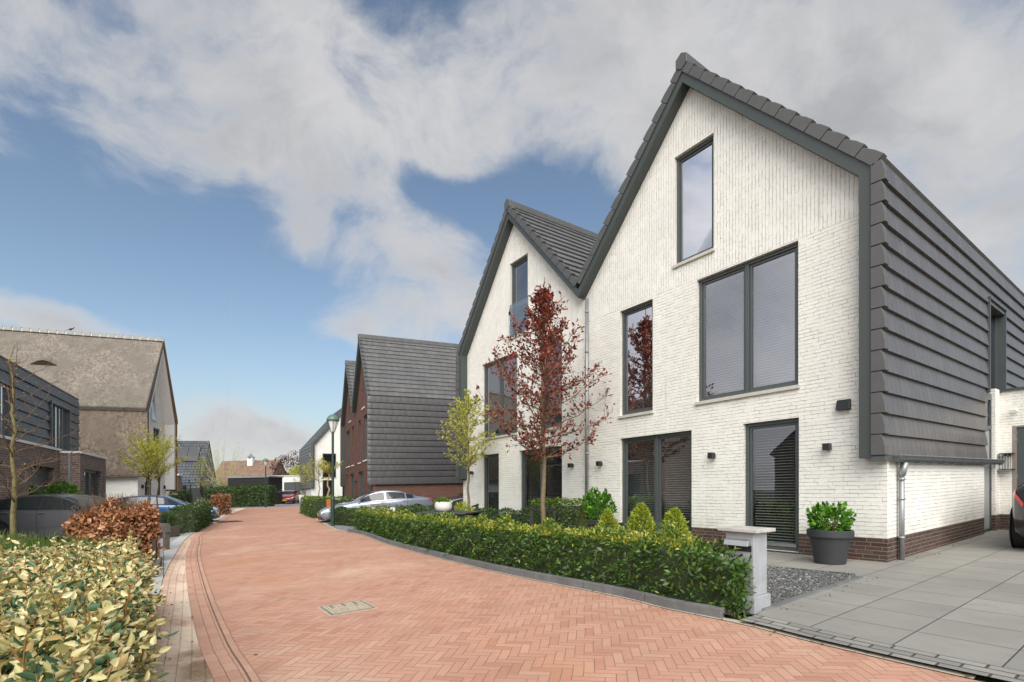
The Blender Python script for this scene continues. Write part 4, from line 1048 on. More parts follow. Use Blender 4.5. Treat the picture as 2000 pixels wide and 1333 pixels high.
# ------------------------------------------------------------------ cars
def smooth_interp(pts):
    P_ = np.array(pts); 
    def fn(x):
        x = float(np.clip(x, P_[0, 0], P_[-1, 0])); i = int(np.clip(np.searchsorted(P_[:, 0], x) - 1, 0, len(P_) - 2))
        h = P_[i + 1, 0] - P_[i, 0]; u = (x - P_[i, 0]) / h
        def sl(j):
            if j <= 0: return (P_[1, 1] - P_[0, 1]) / (P_[1, 0] - P_[0, 0])
            if j >= len(P_) - 1: return (P_[-1, 1] - P_[-2, 1]) / (P_[-1, 0] - P_[-2, 0])
            a = (P_[j, 1] - P_[j - 1, 1]) / (P_[j, 0] - P_[j - 1, 0]); b = (P_[j + 1, 1] - P_[j, 1]) / (P_[j + 1, 0] - P_[j, 0])
            return 0 if a * b <= 0 else 2 * a * b / (a + b)
        m0, m1 = sl(i) * h, sl(i + 1) * h
        return (2 * u ** 3 - 3 * u ** 2 + 1) * P_[i, 1] + (u ** 3 - 2 * u ** 2 + u) * m0 + (-2 * u ** 3 + 3 * u ** 2) * P_[i + 1, 1] + (u ** 3 - u ** 2) * m1
    return fn
HATCH = dict(L=4.3, H=1.0, top=[(0, .58), (.12, .72), (.5, .86), (1.0, .95), (1.22, 1.0), (1.98, 1.36), (2.45, 1.43), (3.25, 1.40), (3.75, 1.28), (4.1, 1.04), (4.3, .78)],
             belt=[(0, .54), (.12, .66), (.5, .79), (1.0, .88), (1.22, .92), (2.5, .96), (3.9, 1.0), (4.1, .95), (4.3, .72)], cab=(1.22, 4.05), win=[(1.42, 2.42), (2.50, 3.36), (3.42, 3.74)], ws=(1.3, 1.95), rw=(3.5, 4.0), seams=(1.3, 2.46, 3.42))
SEDAN = dict(L=4.7, H=1.0, top=[(0, .50), (.15, .66), (.6, .80), (1.1, .90), (1.3, .95), (2.15, 1.36), (2.65, 1.43), (3.2, 1.39), (3.9, 1.19), (4.35, 1.05), (4.6, 1.0), (4.7, .82)],
             belt=[(0, .46), (.15, .60), (.6, .73), (1.1, .83), (1.3, .87), (2.5, .93), (3.8, 1.0), (4.35, .99), (4.6, .93), (4.7, .76)], cab=(1.3, 4.3), win=[(1.5, 2.55), (2.63, 3.42), (3.48, 3.78)], ws=(1.36, 2.12), rw=(3.3, 4.2), seams=(1.35, 2.59, 3.5))
SUV = dict(L=4.6, H=1.0, top=[(0, .72), (.12, .86), (.5, 1.0), (1.0, 1.06), (1.2, 1.1), (1.9, 1.50), (2.4, 1.58), (3.3, 1.52), (3.95, 1.36), (4.35, 1.14), (4.5, 1.06), (4.6, .82)],
           belt=[(0, .66), (.12, .78), (.5, .92), (1.0, .99), (1.2, 1.02), (2.5, 1.06), (4.0, 1.10), (4.35, 1.06), (4.5, 1.0), (4.6, .76)], cab=(1.2, 4.4), win=[(1.45, 2.45), (2.53, 3.4), (3.46, 3.9)], ws=(1.28, 1.88), rw=(3.7, 4.35), seams=(1.3, 2.49, 3.44))
def car(name, label, x, y, rot, spec, col, group=None, hs=1.0, z=0.0, trim='black', plate=True):
    root = thing(name, label, 'car', x, y, rot, group, z, lean=True)
    L = spec['L']; top = smooth_interp(spec['top']); belt = smooth_interp(spec['belt'])
    wid = smooth_interp([(0, .58), (.12, .74), (.45, .85), (1.0, .895), (2.2, .91), (3.4, .90), (4.0, .85), (L - .12, .76), (L, .62)])
    c0, c1 = spec['cab']
    low = smooth_interp([(0, .30), (.15, .22), (.5, .19), (L - .6, .20), (L - .15, .27), (L, .38)])
    def sec(q):
        w = wid(q); b_, t_, l_ = belt(q), top(q), low(q)
        cabf = float(np.clip(min((q - c0) / .5, (c1 - q) / .35), 0, 1)); cabf = cabf * cabf * (3 - 2 * cabf)
        wt = w * .86 * (1 - cabf) + (.60 + (w - .9) * .5) * cabf
        return [(w * .86, l_), (w * .975, l_ + .10), (w, l_ * .5 + b_ * .5), (w * .995, b_ - .10), (w * .965, b_ - .01), (w * .94, b_ + .008),
                (wt + .03, t_ - .055 * (.35 + .65 * cabf)), (wt * .86, t_ - .018 * (.5 + .5 * cabf)), (wt * .45, t_ - .004), (0, t_)]
    X = L / 2
    def Pp(q, i, sgn=1, off=0.0):
        s0 = sec(q); a, b = s0[int(i)], s0[min(9, int(i) + 1)]; u = i - int(i)
        yy, zz = a[0] * (1 - u) + b[0] * u, a[1] * (1 - u) + b[1] * u
        if off:
            d = Vector((b[1] - a[1], -(b[0] - a[0]))).normalized() if (Vector(b) - Vector(a)).length > 1e-6 else Vector((0, 1))
            yy += d.x * off; zz += d.y * off
        return (X - q, sgn * yy, zz * hs)
    st = sorted(set([0, .04, .12, .25, .45] + list(np.linspace(.6, L - .5, 40)) + [L - .35, L - .2, L - .1, L - .03, L]))
    f = MB(); n = 19; vs = []
    for q in st:
        s0 = sec(q); ring = [(X - q, yy, zz * hs) for yy, zz in s0] + [(X - q, -yy, zz * hs) for yy, zz in s0[-2::-1]]
        vs += ring
    fs = []
    for i in range(len(st) - 1):
        for j in range(n - 1): fs.append((i * n + j, i * n + j + 1, (i + 1) * n + j + 1, (i + 1) * n + j))
        fs.append((i * n + n - 1, i * n, (i + 1) * n, (i + 1) * n + n - 1))
    fs += [tuple(range(n)), tuple(range((len(st) - 1) * n, len(st) * n))[::-1]]
    f.mesh(vs, fs); body = f.build('body', col, root, smooth=True)
    def patch(mb, q0, q1, i0, i1, sgn, off, nq=8, ni=3):
        g = [[Pp(q0 + (q1 - q0) * a / nq, i0 + (i1 - i0) * b / ni, sgn, off) for b in range(ni + 1)] for a in range(nq + 1)]
        mb.mesh([p for r_ in g for p in r_], [(a * (ni + 1) + b, a * (ni + 1) + b + 1, (a + 1) * (ni + 1) + b + 1, (a + 1) * (ni + 1) + b) for a in range(nq) for b in range(ni)])
    for sgn in (1, -1):
        f = MB(); patch(f, spec['win'][0][0] - .10, spec['win'][-1][1] + .08, 5.02, 5.98, sgn, .004, 16, 2); f.build('window_trim', M[trim], body, smooth=True)
        for q0, q1 in spec['win']:
            f = MB(); patch(f, q0, q1, 5.10, 5.90, sgn, .016, 16, 3); f.build('side_window', M['carglass'], root, smooth=True)
        f = MB()
        for q in spec['seams']:
            f.mesh([Pp(q - .006, 1.2 + 3.7 * a / 8, sgn, .003) for a in range(9)] + [Pp(q + .006, 1.2 + 3.7 * a / 8, sgn, .003) for a in range(9)], [(a, a + 1, a + 10, a + 9) for a in range(8)])
        f.build('door_seam', M['black'], body)
        for q in spec['seams'][1:]:
            f = MB(); a = Pp(q - .22, 3.35, sgn, .03); b = Pp(q - .05, 3.35, sgn, .03); f.tube([a, b], .014, 6); f.build('door_handle', M['chrome'] if col.name.endswith('grey_paint') else col, root)
        f = MB(); m0 = Pp(spec['win'][0][0] + .06, 5.25, sgn, .0); m1 = Vector(m0) + Vector((.06, sgn * .17, .03))
        f.lathe([(.001, -.11), (.06, -.10), (.085, -.03), (.085, .04), (.05, .09), (.001, .10)], (0, 0, 0), 10)
        f.v = [(m1.x + zz * -.35 + yy * .2, m1.y + xx * .55 * 1.0 + zz * .9, m1.z + yy * .95) for xx, yy, zz in f.v]
        f.tube([m0, m1], .025, 6); f.build('mirror', col, root, smooth=True)
        f = MB(); patch(f, .06, .42, 3.1, 4.2, sgn, .006, 5, 2); f.build('headlight', M['lens'], root, smooth=True)
        f = MB(); patch(f, L - .26, L - .03, 3.5, 4.4, sgn, .008, 5, 2); f.build('tail_light', M['redlens'], root, smooth=True)
        for wx in (.82, L - .82):
            f = MB(); r_ = .325; cy = sgn * (wid(wx) - .10)
            prof = [(.20, -.10), (r_ - .015, -.10), (r_, -.07), (r_, .08), (r_ - .02, .105), (.235, .108)]
            f.lathe(prof, (0, 0, 0), 28); f.v = [(X - wx + a, cy + sgn * c, r_ + b) for a, b, c in f.v]; wh = f.build('wheel', M['rubber'], root, smooth=False)
            f = MB(); f.lathe([(.235, .06), (.235, .10), (.215, .105), (.20, .09), (.06, .085), (.03, .10)], (0, 0, 0), 20)
            f.v = [(X - wx + a, cy + sgn * c, r_ + b) for a, b, c in f.v]; f.build('rim', M['chrome'], wh, smooth=False)
            f = MB(); f.lathe([(.0, -.0), (.375, .0), (.375, .012), (.0, .012)], (0, 0, 0), 28)
            f.v = [(X - wx + a, sgn * (wid(wx) * .999 - .006 + c), r_ + .02 + b) for a, b, c in f.v]; f.build('wheel_arch', M['black'], body)
    f = MB()
    for sgn in (1, -1): patch(f, spec['ws'][0], spec['ws'][1], 6.25, 9, sgn, .008, 8, 5)
    f.build('windscreen', M['carglass'], root, smooth=True)
    f = MB()
    for sgn in (1, -1): patch(f, spec['rw'][0], spec['rw'][1], 6.3, 9, sgn, .008, 8, 5)
    f.build('rear_window', M['carglass'], root, smooth=True)
    f = MB()
    f.box(X - .10, X + .012, -.45, .45, .30 * hs, .46 * hs); f.box(X - .2, X + .008, -.62, .62, .2 * hs, .28 * hs); f.build('grille', M['black'], body, bevel=.01)
    if plate:
        f = MB(); f.box(X + .014, X + .024, -.26, .26, .36 * hs, .46 * hs); f.build('number_plate', M['plate'], root)
    return root
cdir = math.atan2(.42, .907)
car('parked_car', 'grey-blue fastback car parked before the tiled side of the brick house', -5.84, 21.5, math.atan2(-.42, -.907), SEDAN, paint('grey_blue_metallic', (.30, .325, .40), .45), 'parked cars', .93, -.06, trim='chrome')
car('parked_car', 'black car mostly hidden behind the left corner of the white house', -1.45, 23.9, math.atan2(-.42, -.907), HATCH, paint('black_metallic', (.05, .05, .052), .4), 'parked cars', .95, 0)
car('parked_car', 'dark grey hatchback parked beside the bare tree at the left', -12.6, 14.4, R(3), HATCH, paint('dark_grey_paint', (.07, .072, .080), .2, .2), 'parked cars', .98, 0)
car('parked_car', 'blue hatchback parked before the thatched house, nose to the street', -15.6, 22.2, math.atan2(.375, .927), HATCH, paint('blue_metallic', (.035, .115, .32), .35), 'parked cars', .93, -.04)
car('parked_car', 'small red car facing us at the end of the street', -23.85, 53.2, R(-90 + 12), HATCH, paint('red_metallic', (.26, .012, .02), .3), 'parked cars', 1.0, 0)
rc_ = Vector((C0.x, C0.y, 0)) + V * 4.75 + U * -1.71
car('parked_car', 'black car with red tail light cut off by the right edge', rc_.x, rc_.y, ANG, SUV, paint('black_paint', (.022, .022, .023), .3), 'parked cars', .93, .03)

# ------------------------------------------------------------------ street furniture and garden things
def lamp(name, label, x, y, Hh):
    r_ = thing(name, label, 'street lamp', x, y, 0, 'lamp posts')
    f = MB(); f.lathe([(.075, 0), (.075, 1.0), (.06, 1.05), (.05, 1.1), (.042, Hh - .72), (.05, Hh - .70), (.05, Hh - .66)], n=16); f.build('post', M['lamp_green'], r_, smooth=False)
    f = MB(); f.lathe([(.055, Hh - .66), (.07, Hh - .62), (.155, Hh - .26), (.155, Hh - .24)], n=16); f.build('lantern_glass', M['lampglass'], r_, smooth=True)
    f = MB()
    for i in range(4):
        a = i * math.pi / 2 + .4; f.tube([(.06 * math.cos(a), .06 * math.sin(a), Hh - .66), (.205 * math.cos(a), .205 * math.sin(a), Hh - .21)], .011, 6)
    f.build('lantern_bracket', M['lamp_green'], r_)
    f = MB(); f.lathe([(.215, Hh - .235), (.225, Hh - .21), (.205, Hh - .15), (.15, Hh - .07), (.07, Hh - .015), (.001, Hh)], n=20); f.build('lantern_hood', plain('lantern_hood_green', (.10, .17, .14), .35), r_, smooth=True)
    return r_
l0 = lamp('street_lamp', 'tall green lamp post with glass lantern beside the grey-blue car', *G(650, 1028), 4.08)
lamp('street_lamp', 'small distant green lamp post above the end hedge', *at(519, 42), 4.15)
# mailbox pillar
mp = Vector((*G(1472, 1200), 0)); mc = mp
mb_ = thing('mailbox_pillar', 'grey stone mailbox pillar at the right end of the front hedge', 'mailbox', mc.x, mc.y, ANG)
f = MB(); f.box(-.025, .28, -.025, .315, 0, .17); f.build('base', M['stone'], mb_, bevel=.006)
f = MB(); f.box(0, .255, 0, .29, .17, .79); f.build('pillar', M['stone'], mb_, bevel=.006)
f = MB(); f.box(-.055, .31, -.06, .35, .791, .826); f.build('cap', M['stonetop'], mb_, bevel=.005)
f = MB(); f.hexa([(-.002, .03, .66), (-.06, .03, .655), (-.06, .28, .655), (-.002, .28, .66), (-.002, .03, .72), (-.045, .03, .71), (-.045, .28, .71), (-.002, .28, .72)]); fl = f.build('letter_flap', M['chrome'], mb_, bevel=.003)
f = MB(); f.box(-.008, -.003, .02, .29, .60, .66); f.build('letter_slot', M['black'], fl)
# big pot with a leafy plant
pt = thing('plant_pot', 'large anthracite plant pot on the slabs by the house corner', 'plant pot', *G(1621, 1104), .3)
f = MB(); f.lathe([(.19, 0), (.20, .01), (.265, .40), (.265, .42), (.30, .425), (.305, .44), (.305, .525), (.295, .535), (.275, .53), (.27, .47), (.001, .46)], n=48); f.build('pot', M['pot'], pt, smooth=False)
f = MB(); f.lathe([(.001, .463), (.27, .463), (.27, .466), (.001, .468)], n=32); f.build('potting_soil', M['soil'], pt)
# square dark pot behind
sp_ = thing('square_pot', 'square black planter with leafy plant near the zinc downpipe', 'planter', *at(1168, 9.9), ANG)
f = MB(); f.hexa([(-.19, -.19, 0), (.19, -.19, 0), (.19, .19, 0), (-.19, .19, 0), (-.24, -.24, .5), (.24, -.24, .5), (.24, .24, .5), (-.24, .24, .5)]); f.box(-.27, .27, -.27, .27, .5, .6); f.build('pot', M['pot'], sp_, bevel=.008)
# garden table with a bowl on it
tx, ty = at(878, 11.8)
tb = thing('garden_table', 'black square garden table behind the front hedge', 'table', tx, ty, R(-18))
f = MB(); f.box(-.62, .62, -.5, .5, .70, .735); f.build('tabletop', plain('dark_table_top', (.05, .052, .055), .4), tb, bevel=.004)
f = MB(); f.box(-.58, .58, -.46, -.43, .63, .70); f.box(-.58, .58, .43, .46, .63, .70); f.build('frame', M['black'], tb)
for a in (-.56, .50):
    for b in (-.44, .38): f = MB(); f.box(a, a + .06, b, b + .06, 0, .699); f.build('leg', M['black'], tb)
bw_ = thing('planter_bowl', 'round white ceramic bowl planter standing on the black garden table', 'planter', *at(866, 11.7), 0, z=.737)
f = MB(); f.lathe([(.10, 0), (.15, .015), (.195, .07), (.205, .13), (.195, .20), (.18, .235), (.17, .235), (.18, .19), (.001, .17)], n=36); f.build('bowl', M['bowl'], bw_, smooth=True)
# small white wall with a grey cap (house number post)
wx_, wy_ = at(750, 14.6)
nw = thing('number_wall', 'low white garden wall block with grey cap behind the hedge', 'garden wall', wx_, wy_, R(8))
f = MB(); f.box(-.33, .33, -.14, .14, 0, .80); f.build('block', plain('white_render', (.70, .69, .66), .8, 0, .08, 6), nw)
f = MB(); f.box(-.37, .37, -.18, .18, .80, .86); f.build('cap', M['kerb'], nw, bevel=.005)
f = MB(); f.box(-.30, -.21, -.148, -.141, .66, .73); pl_ = f.build('number_plaque', M['kerb'], nw)
# corten planter column
cb = thing('corten_planter', 'tall rust-coloured steel planter beside the lamp post', 'planter', *at(646, 21.8), .2)
f = MB(); f.box(-.16, .16, -.16, .16, .0, .92); f.build('box', M['corten'], cb, bevel=.006)
f = MB(); f.box(-.13, .13, -.13, .13, .921, .93); f.build('potting_soil', M['soil'], cb)
# left: low post-and-board rail
pr = thing('post_rail', 'low weathered post with dark board rail right of the copper hedge', 'rail', *G(325, 1075), R(150))
f = MB(); f.box(-.05, .05, -.05, .05, 0, .60); f.build('post', M['wood_old'], pr)
f = MB(); f.box(-.09, 1.4, -.04, .04, .42, .62); f.build('board', plain('grey_board', (.10, .10, .095), .8, 0, .25, 7), pr)
hp = thing('hedge_post', 'dark wooden post at the right end of the copper hedge', 'post', *G(302, 1108), .3)
f = MB(); f.box(-.03, .03, -.03, .03, 0, .5); f.build('post', plain('dark_brown_post', (.035, .026, .02), .85), hp)
bd = MB(); q = [Vector((*G(302, 1130), 0)), Vector((*G(314, 1102), 0))]
bd.hexa([(p.x + a, p.y, gz(p.x) + h) for h in (0, .14) for p, a in ((q[0], -.05), (q[0], .03), (q[1], .03), (q[1], -.05))])
tag(bd.build('edging_board', M['wood_old']), 'dark edging board on the ground beside the variegated hedge', 'edging')
# gate, sign, bins
gt_ = thing('garden_gate', 'dark grey garden gate with black posts before the solar-roof house', 'gate', *at(378, 38), .1)
f = MB(); f.box(-.45, .45, -.03, .03, .15, 1.75); f.build('panel', M['frame'], gt_)
for a in (-.72, .52): f = MB(); f.box(a, a + .16, -.08, .08, 0, 1.9); f.build('gate_post', M['black'], gt_)
f = MB(); f.box(.24, .38, -.06, -.03, .95, 1.05); f.build('lock', M['chrome'], gt_)
sg_ = thing('road_sign', 'small blue square road sign on a thin dark post', 'sign', *at(372, 33), 0)
f = MB(); f.tube([(0, .02, 0), (0, .02, 2.0)], .03, 8); f.build('post', M['black'], sg_)
f = MB(); f.box(-.1, .1, -.01, .01, 2.0, 2.2); sp2 = f.build('sign_plate', plain('sign_blue', (.03, .10, .45), .4), sg_)
f = MB(); f.box(.015, .085, -.016, -.011, 2.06, 2.19); f.build('white_mark', M['white_paint'], sp2)
for px, lab in ((603, 'grey square planter box beside the far white house, leftmost of two'), (614.5, 'grey box with dark lid by the far white house, rightmost of two')):
    bn = thing('storage_box', lab, 'box', *at(px, 44), .1)
    f = MB(); f.box(-.25, .25, -.2, .2, 0, .7); f.build('box', M['kerb'], bn)
    f = MB(); f.box(-.27, .27, -.22, .22, .7, .78); f.build('lid', M['sill'], bn)
wpz = thing('white_planter', 'tall white tapered planter pot before the distant garage door', 'planter', *at(589, 48), 0)
f = MB(); f.lathe([(.16, 0), (.28, .95), (.25, .95), (.24, .85), (.001, .85)], n=20); f.build('pot', M['white_paint'], wpz)
# door mat, drain covers, low kerbs
dm = MB(); c_ = C0 + V * 6.45 - U * .75
dm.hexa([tuple(c_ + V * a - U * b + Vector((0, 0, gz(c_.x) + .03 + h))) for h in (.003, .02) for a, b in ((0, 0), (.5, 0), (.5, .8), (0, .8))])
tag(dm.build('door_mat', M['black']), 'black door mat on the slabs beside the garage corner', 'door mat')
mh = thing('drain_cover', 'rectangular grey slotted drain cover set in the red brick road', 'drain cover', 0, 0)
mh.location = (0, 0, 0)
q = [G(624, 1187), G(640, 1205), G(733, 1189), G(712, 1173)]
cc = Vector((sum(p[0] for p in q) / 4, sum(p[1] for p in q) / 4, 0)); mh.location = (cc.x, cc.y, gz(cc.x)); mh.rotation_euler = (0, -math.atan(K), math.atan2(q[2][1] - q[1][1], q[2][0] - q[1][0]))
wl_, hl_ = math.dist(q[1], q[2]) / 2, math.dist(q[0], q[1]) / 2
iron = plain('worn_cast_iron', (.20, .19, .165), .65, 0, .3, 20); sandj = plain('sand_filled_joint', (.46, .38, .27), .9, 0, .2, 20)
f = MB(); f.box(-wl_, wl_, -hl_, hl_, -.05, .006); f.build('frame', sandj, mh)
f = MB(); f.box(-wl_ + .018, wl_ - .018, -hl_ + .018, hl_ - .018, .0, .0085); pn = f.build('plate', iron, mh)
f = MB(); nsl = 13
for i in range(nsl):
    a = -wl_ + .06 + i * (2 * wl_ - .12) / (nsl - 1)
    b0_, b1_ = (-hl_ * .8, hl_ * .8) if i % 4 != 2 else (-hl_ * .8, hl_ * .25)
    f.box(a - .011, a + .011, b0_, b1_, .0086, .0115)
f.build('ribs', sandj, pn)
f = MB(); f.lathe([(.05, .0088), (.05, .0115), (.035, .0115), (.035, .0088)], (wl_ - .12, 0, 0), 20); f.build('lifting_ring', sandj, pn)
gx2, gy2 = G(448, 1020)
gd2 = thing('drain_grate', 'small dark iron gutter grate near the far bend of the road', 'drain cover', gx2, gy2, R(50), z=.012)
f = MB()
for i in range(6): f.box(-.42, .42, -.30 + i * .11, -.25 + i * .11, 0, .02)
f.box(-.45, -.4, -.33, .33, 0, .022); f.box(.4, .45, -.33, .33, 0, .022); f.build('grate', M['black'], gd2)
# kerb stones in front of the hedge: each slab a thing
kp, kd = resample(RK[42:93], 400); kl = kd[-1]; nst = 14
outer_ = offset_line(kp, -.03); inner_ = offset_line(kp, -.105)
for i in range(nst):
    a, b = int(i * 399 / nst), int((i + 1) * 399 / nst)
    f = MB(); idx = list(range(a, b + 1, 3)); idx = idx if idx[-1] == b else idx + [b]
    idx[0] = a
    g0 = 1 if i else 0
    pa = [outer_[j] for j in idx]; pb = [inner_[j] for j in idx]
    if i: # open a small joint
        pa[0] = tuple(Vector(pa[0]).lerp(Vector(pa[1]), .12)); pb[0] = tuple(Vector(pb[0]).lerp(Vector(pb[1]), .12))
    n = len(idx); vs = [(x, y, gz(x) - .03) for x, y in pa] + [(x, y, gz(x) + .098) for x, y in pa] + [(x, y, gz(x) + .098) for x, y in pb] + [(x, y, gz(x) - .03) for x, y in pb]
    fs = [(k2 * n + j, k2 * n + j + 1, ((k2 + 1) % 4) * n + j + 1, ((k2 + 1) % 4) * n + j) for k2 in range(4) for j in range(n - 1)] + [(0, n, 2 * n, 3 * n), (n - 1, 4 * n - 1, 3 * n - 1, 2 * n - 1)]
    f.mesh(vs, fs); o = f.build('kerb_stone', M['kerb'], bevel=.006)
    tag(o, ('end kerb stone of the front hedge row, nearest the mailbox pillar' if i == 0 else 'far end kerb stone of the front hedge row, nearest the white gravel' if i == nst - 1 else 'grey kerb stone in the middle of the curved row before the front hedge'), 'kerb stone', 'kerb stones before the front hedge')

# ------------------------------------------------------------------ vegetation
rng = np.random.default_rng(11)
def unit(a): return a / np.maximum(np.linalg.norm(a, axis=1, keepdims=True), 1e-9)
def leaves(name, Pn, D, length, width, tint, mat, parent=None, fold=.25, jit=.35, flat=None, shape='kite'):
    """one mesh of folded leaves; Pn leaf bases, D growing directions"""
    n = len(Pn); D = unit(D + rng.normal(0, jit, (n, 3)))
    ref = rng.normal(0, 1, (n, 3)) if flat is None else flat + rng.normal(0, .45, (n, 3))
    Sd = unit(np.cross(D, ref)); Nn = np.cross(Sd, D)
    q_ = rng.uniform(.5, 1.3, n); L = (length * q_)[:, None]; Wd = (width * (.35 + .65 * q_) * rng.uniform(.75, 1.2, n))[:, None]
    if shape == 'kite':
        v = np.stack([Pn, Pn + D * L * .5 + Sd * Wd * .5 + Nn * Wd * fold, Pn + D * L - Nn * L * .12, Pn + D * L * .5 - Sd * Wd * .5 + Nn * Wd * fold], 1)
        k_ = 4; loops = np.arange(n * 4); nl = 4; rep = 1
    else:
        v = np.stack([Pn, Pn + D * L * .3 + Sd * Wd * .46 + Nn * Wd * fold, Pn + D * L * .68 + Sd * Wd * .40 + Nn * Wd * fold * .8, Pn + D * L - Nn * L * .10,
                      Pn + D * L * .68 - Sd * Wd * .40 + Nn * Wd * fold * .8, Pn + D * L * .3 - Sd * Wd * .46 + Nn * Wd * fold], 1)
        k_ = 6; base = np.arange(n)[:, None] * 6
        loops = np.concatenate([base + np.array([[0, 1, 2, 3]]), base + np.array([[0, 3, 4, 5]])], 1).ravel(); nl = 4; rep = 2
    me = bpy.data.meshes.new(name); nf = n * rep
    me.vertices.add(n * k_); me.vertices.foreach_set('co', v.astype(np.float32).ravel())
    me.loops.add(nf * nl); me.loops.foreach_set('vertex_index', loops.astype(np.int32))
    me.polygons.add(nf); me.polygons.foreach_set('loop_start', (np.arange(nf) * nl).astype(np.int32)); me.polygons.foreach_set('loop_total', np.full(nf, nl, np.int32))
    me.update(calc_edges=True)
    me.materials.append(mat)
    a = me.attributes.new('rnd', 'FLOAT', 'FACE'); a.data.foreach_set('value', np.repeat(np.clip(tint, 0, 1), rep).astype(np.float32))
    o = bpy.data.objects.new(name, me); COL.objects.link(o)
    if parent is not None: o.parent = parent
    return o
def waves(s, seed, amp, wl):
    r_ = np.random.default_rng(seed); out = np.zeros_like(s)
    for k_ in range(5): out += np.sin(s * 2 * math.pi / (wl * r_.uniform(.4, 1.6)) + r_.uniform(0, 6.3)) * r_.uniform(.3, 1)
    return out * amp / 2.2

L_HEDGE = leafmat('laurel_leaves', [(0, (.036, .070, .016)), (.35, (.070, .150, .028)), (.6, (.125, .225, .040)), (.78, (.26, .33, .05)), (.9, (.46, .45, .07)), (1, (.62, .56, .13))], .34, .36, .45)
L_HEDGE2 = leafmat('mixed_green_leaves', [(0, (.030, .056, .018)), (.5, (.07, .125, .032)), (.8, (.13, .20, .05)), (1, (.25, .31, .08))], .4, .25)
L_VAR = leafmat('variegated_leaves', [(0, (.035, .08, .04)), (.22, (.075, .15, .07)), (.34, (.22, .27, .11)), (.45, (.44, .38, .14)), (.62, (.60, .53, .25)), (.85, (.74, .68, .40)), (1, (.42, .26, .07))], .38, .2, .45)
L_COP = leafmat('copper_beech_leaves', [(0, (.17, .06, .025)), (.4, (.34, .135, .055)), (.75, (.50, .25, .12)), (1, (.64, .40, .25))], .45, .2)
L_RED = leafmat('dark_red_leaves', [(0, (.08, .022, .018)), (.5, (.20, .042, .034)), (.8, (.34, .065, .048)), (1, (.44, .13, .07))], .42, .3)
L_YEL = leafmat('yellow_green_leaves', [(0, (.32, .35, .04)), (.5, (.54, .54, .08)), (1, (.74, .68, .17))], .5, .45)
L_LIME = leafmat('lime_conifer', [(0, (.16, .23, .022)), (.5, (.38, .44, .05)), (1, (.60, .60, .12))], .55, .3)
L_BRIGHT = leafmat('bright_green_leaves', [(0, (.03, .09, .012)), (.5, (.08, .22, .02)), (1, (.20, .42, .05))], .35, .35)
L_DK = leafmat('dark_conifer', [(0, (.045, .07, .012)), (.6, (.11, .13, .022)), (1, (.2, .2, .04))], .55, .2)
L_LAV = leafmat('grey_green_leaves', [(0, (.035, .07, .02)), (.6, (.08, .13, .045)), (1, (.16, .21, .08))], .6, .3)
L_GRASS = leafmat('grass_blades', [(0, (.03, .075, .012)), (.6, (.08, .15, .02)), (1, (.2, .25, .06))], .5, .35)
CORE = plain('inner_twigs_green', (.030, .042, .016), .95, 0, .3, 8)
CORE_B = plain('inner_twigs_brown', (.06, .030, .016), .95, 0, .3, 8)

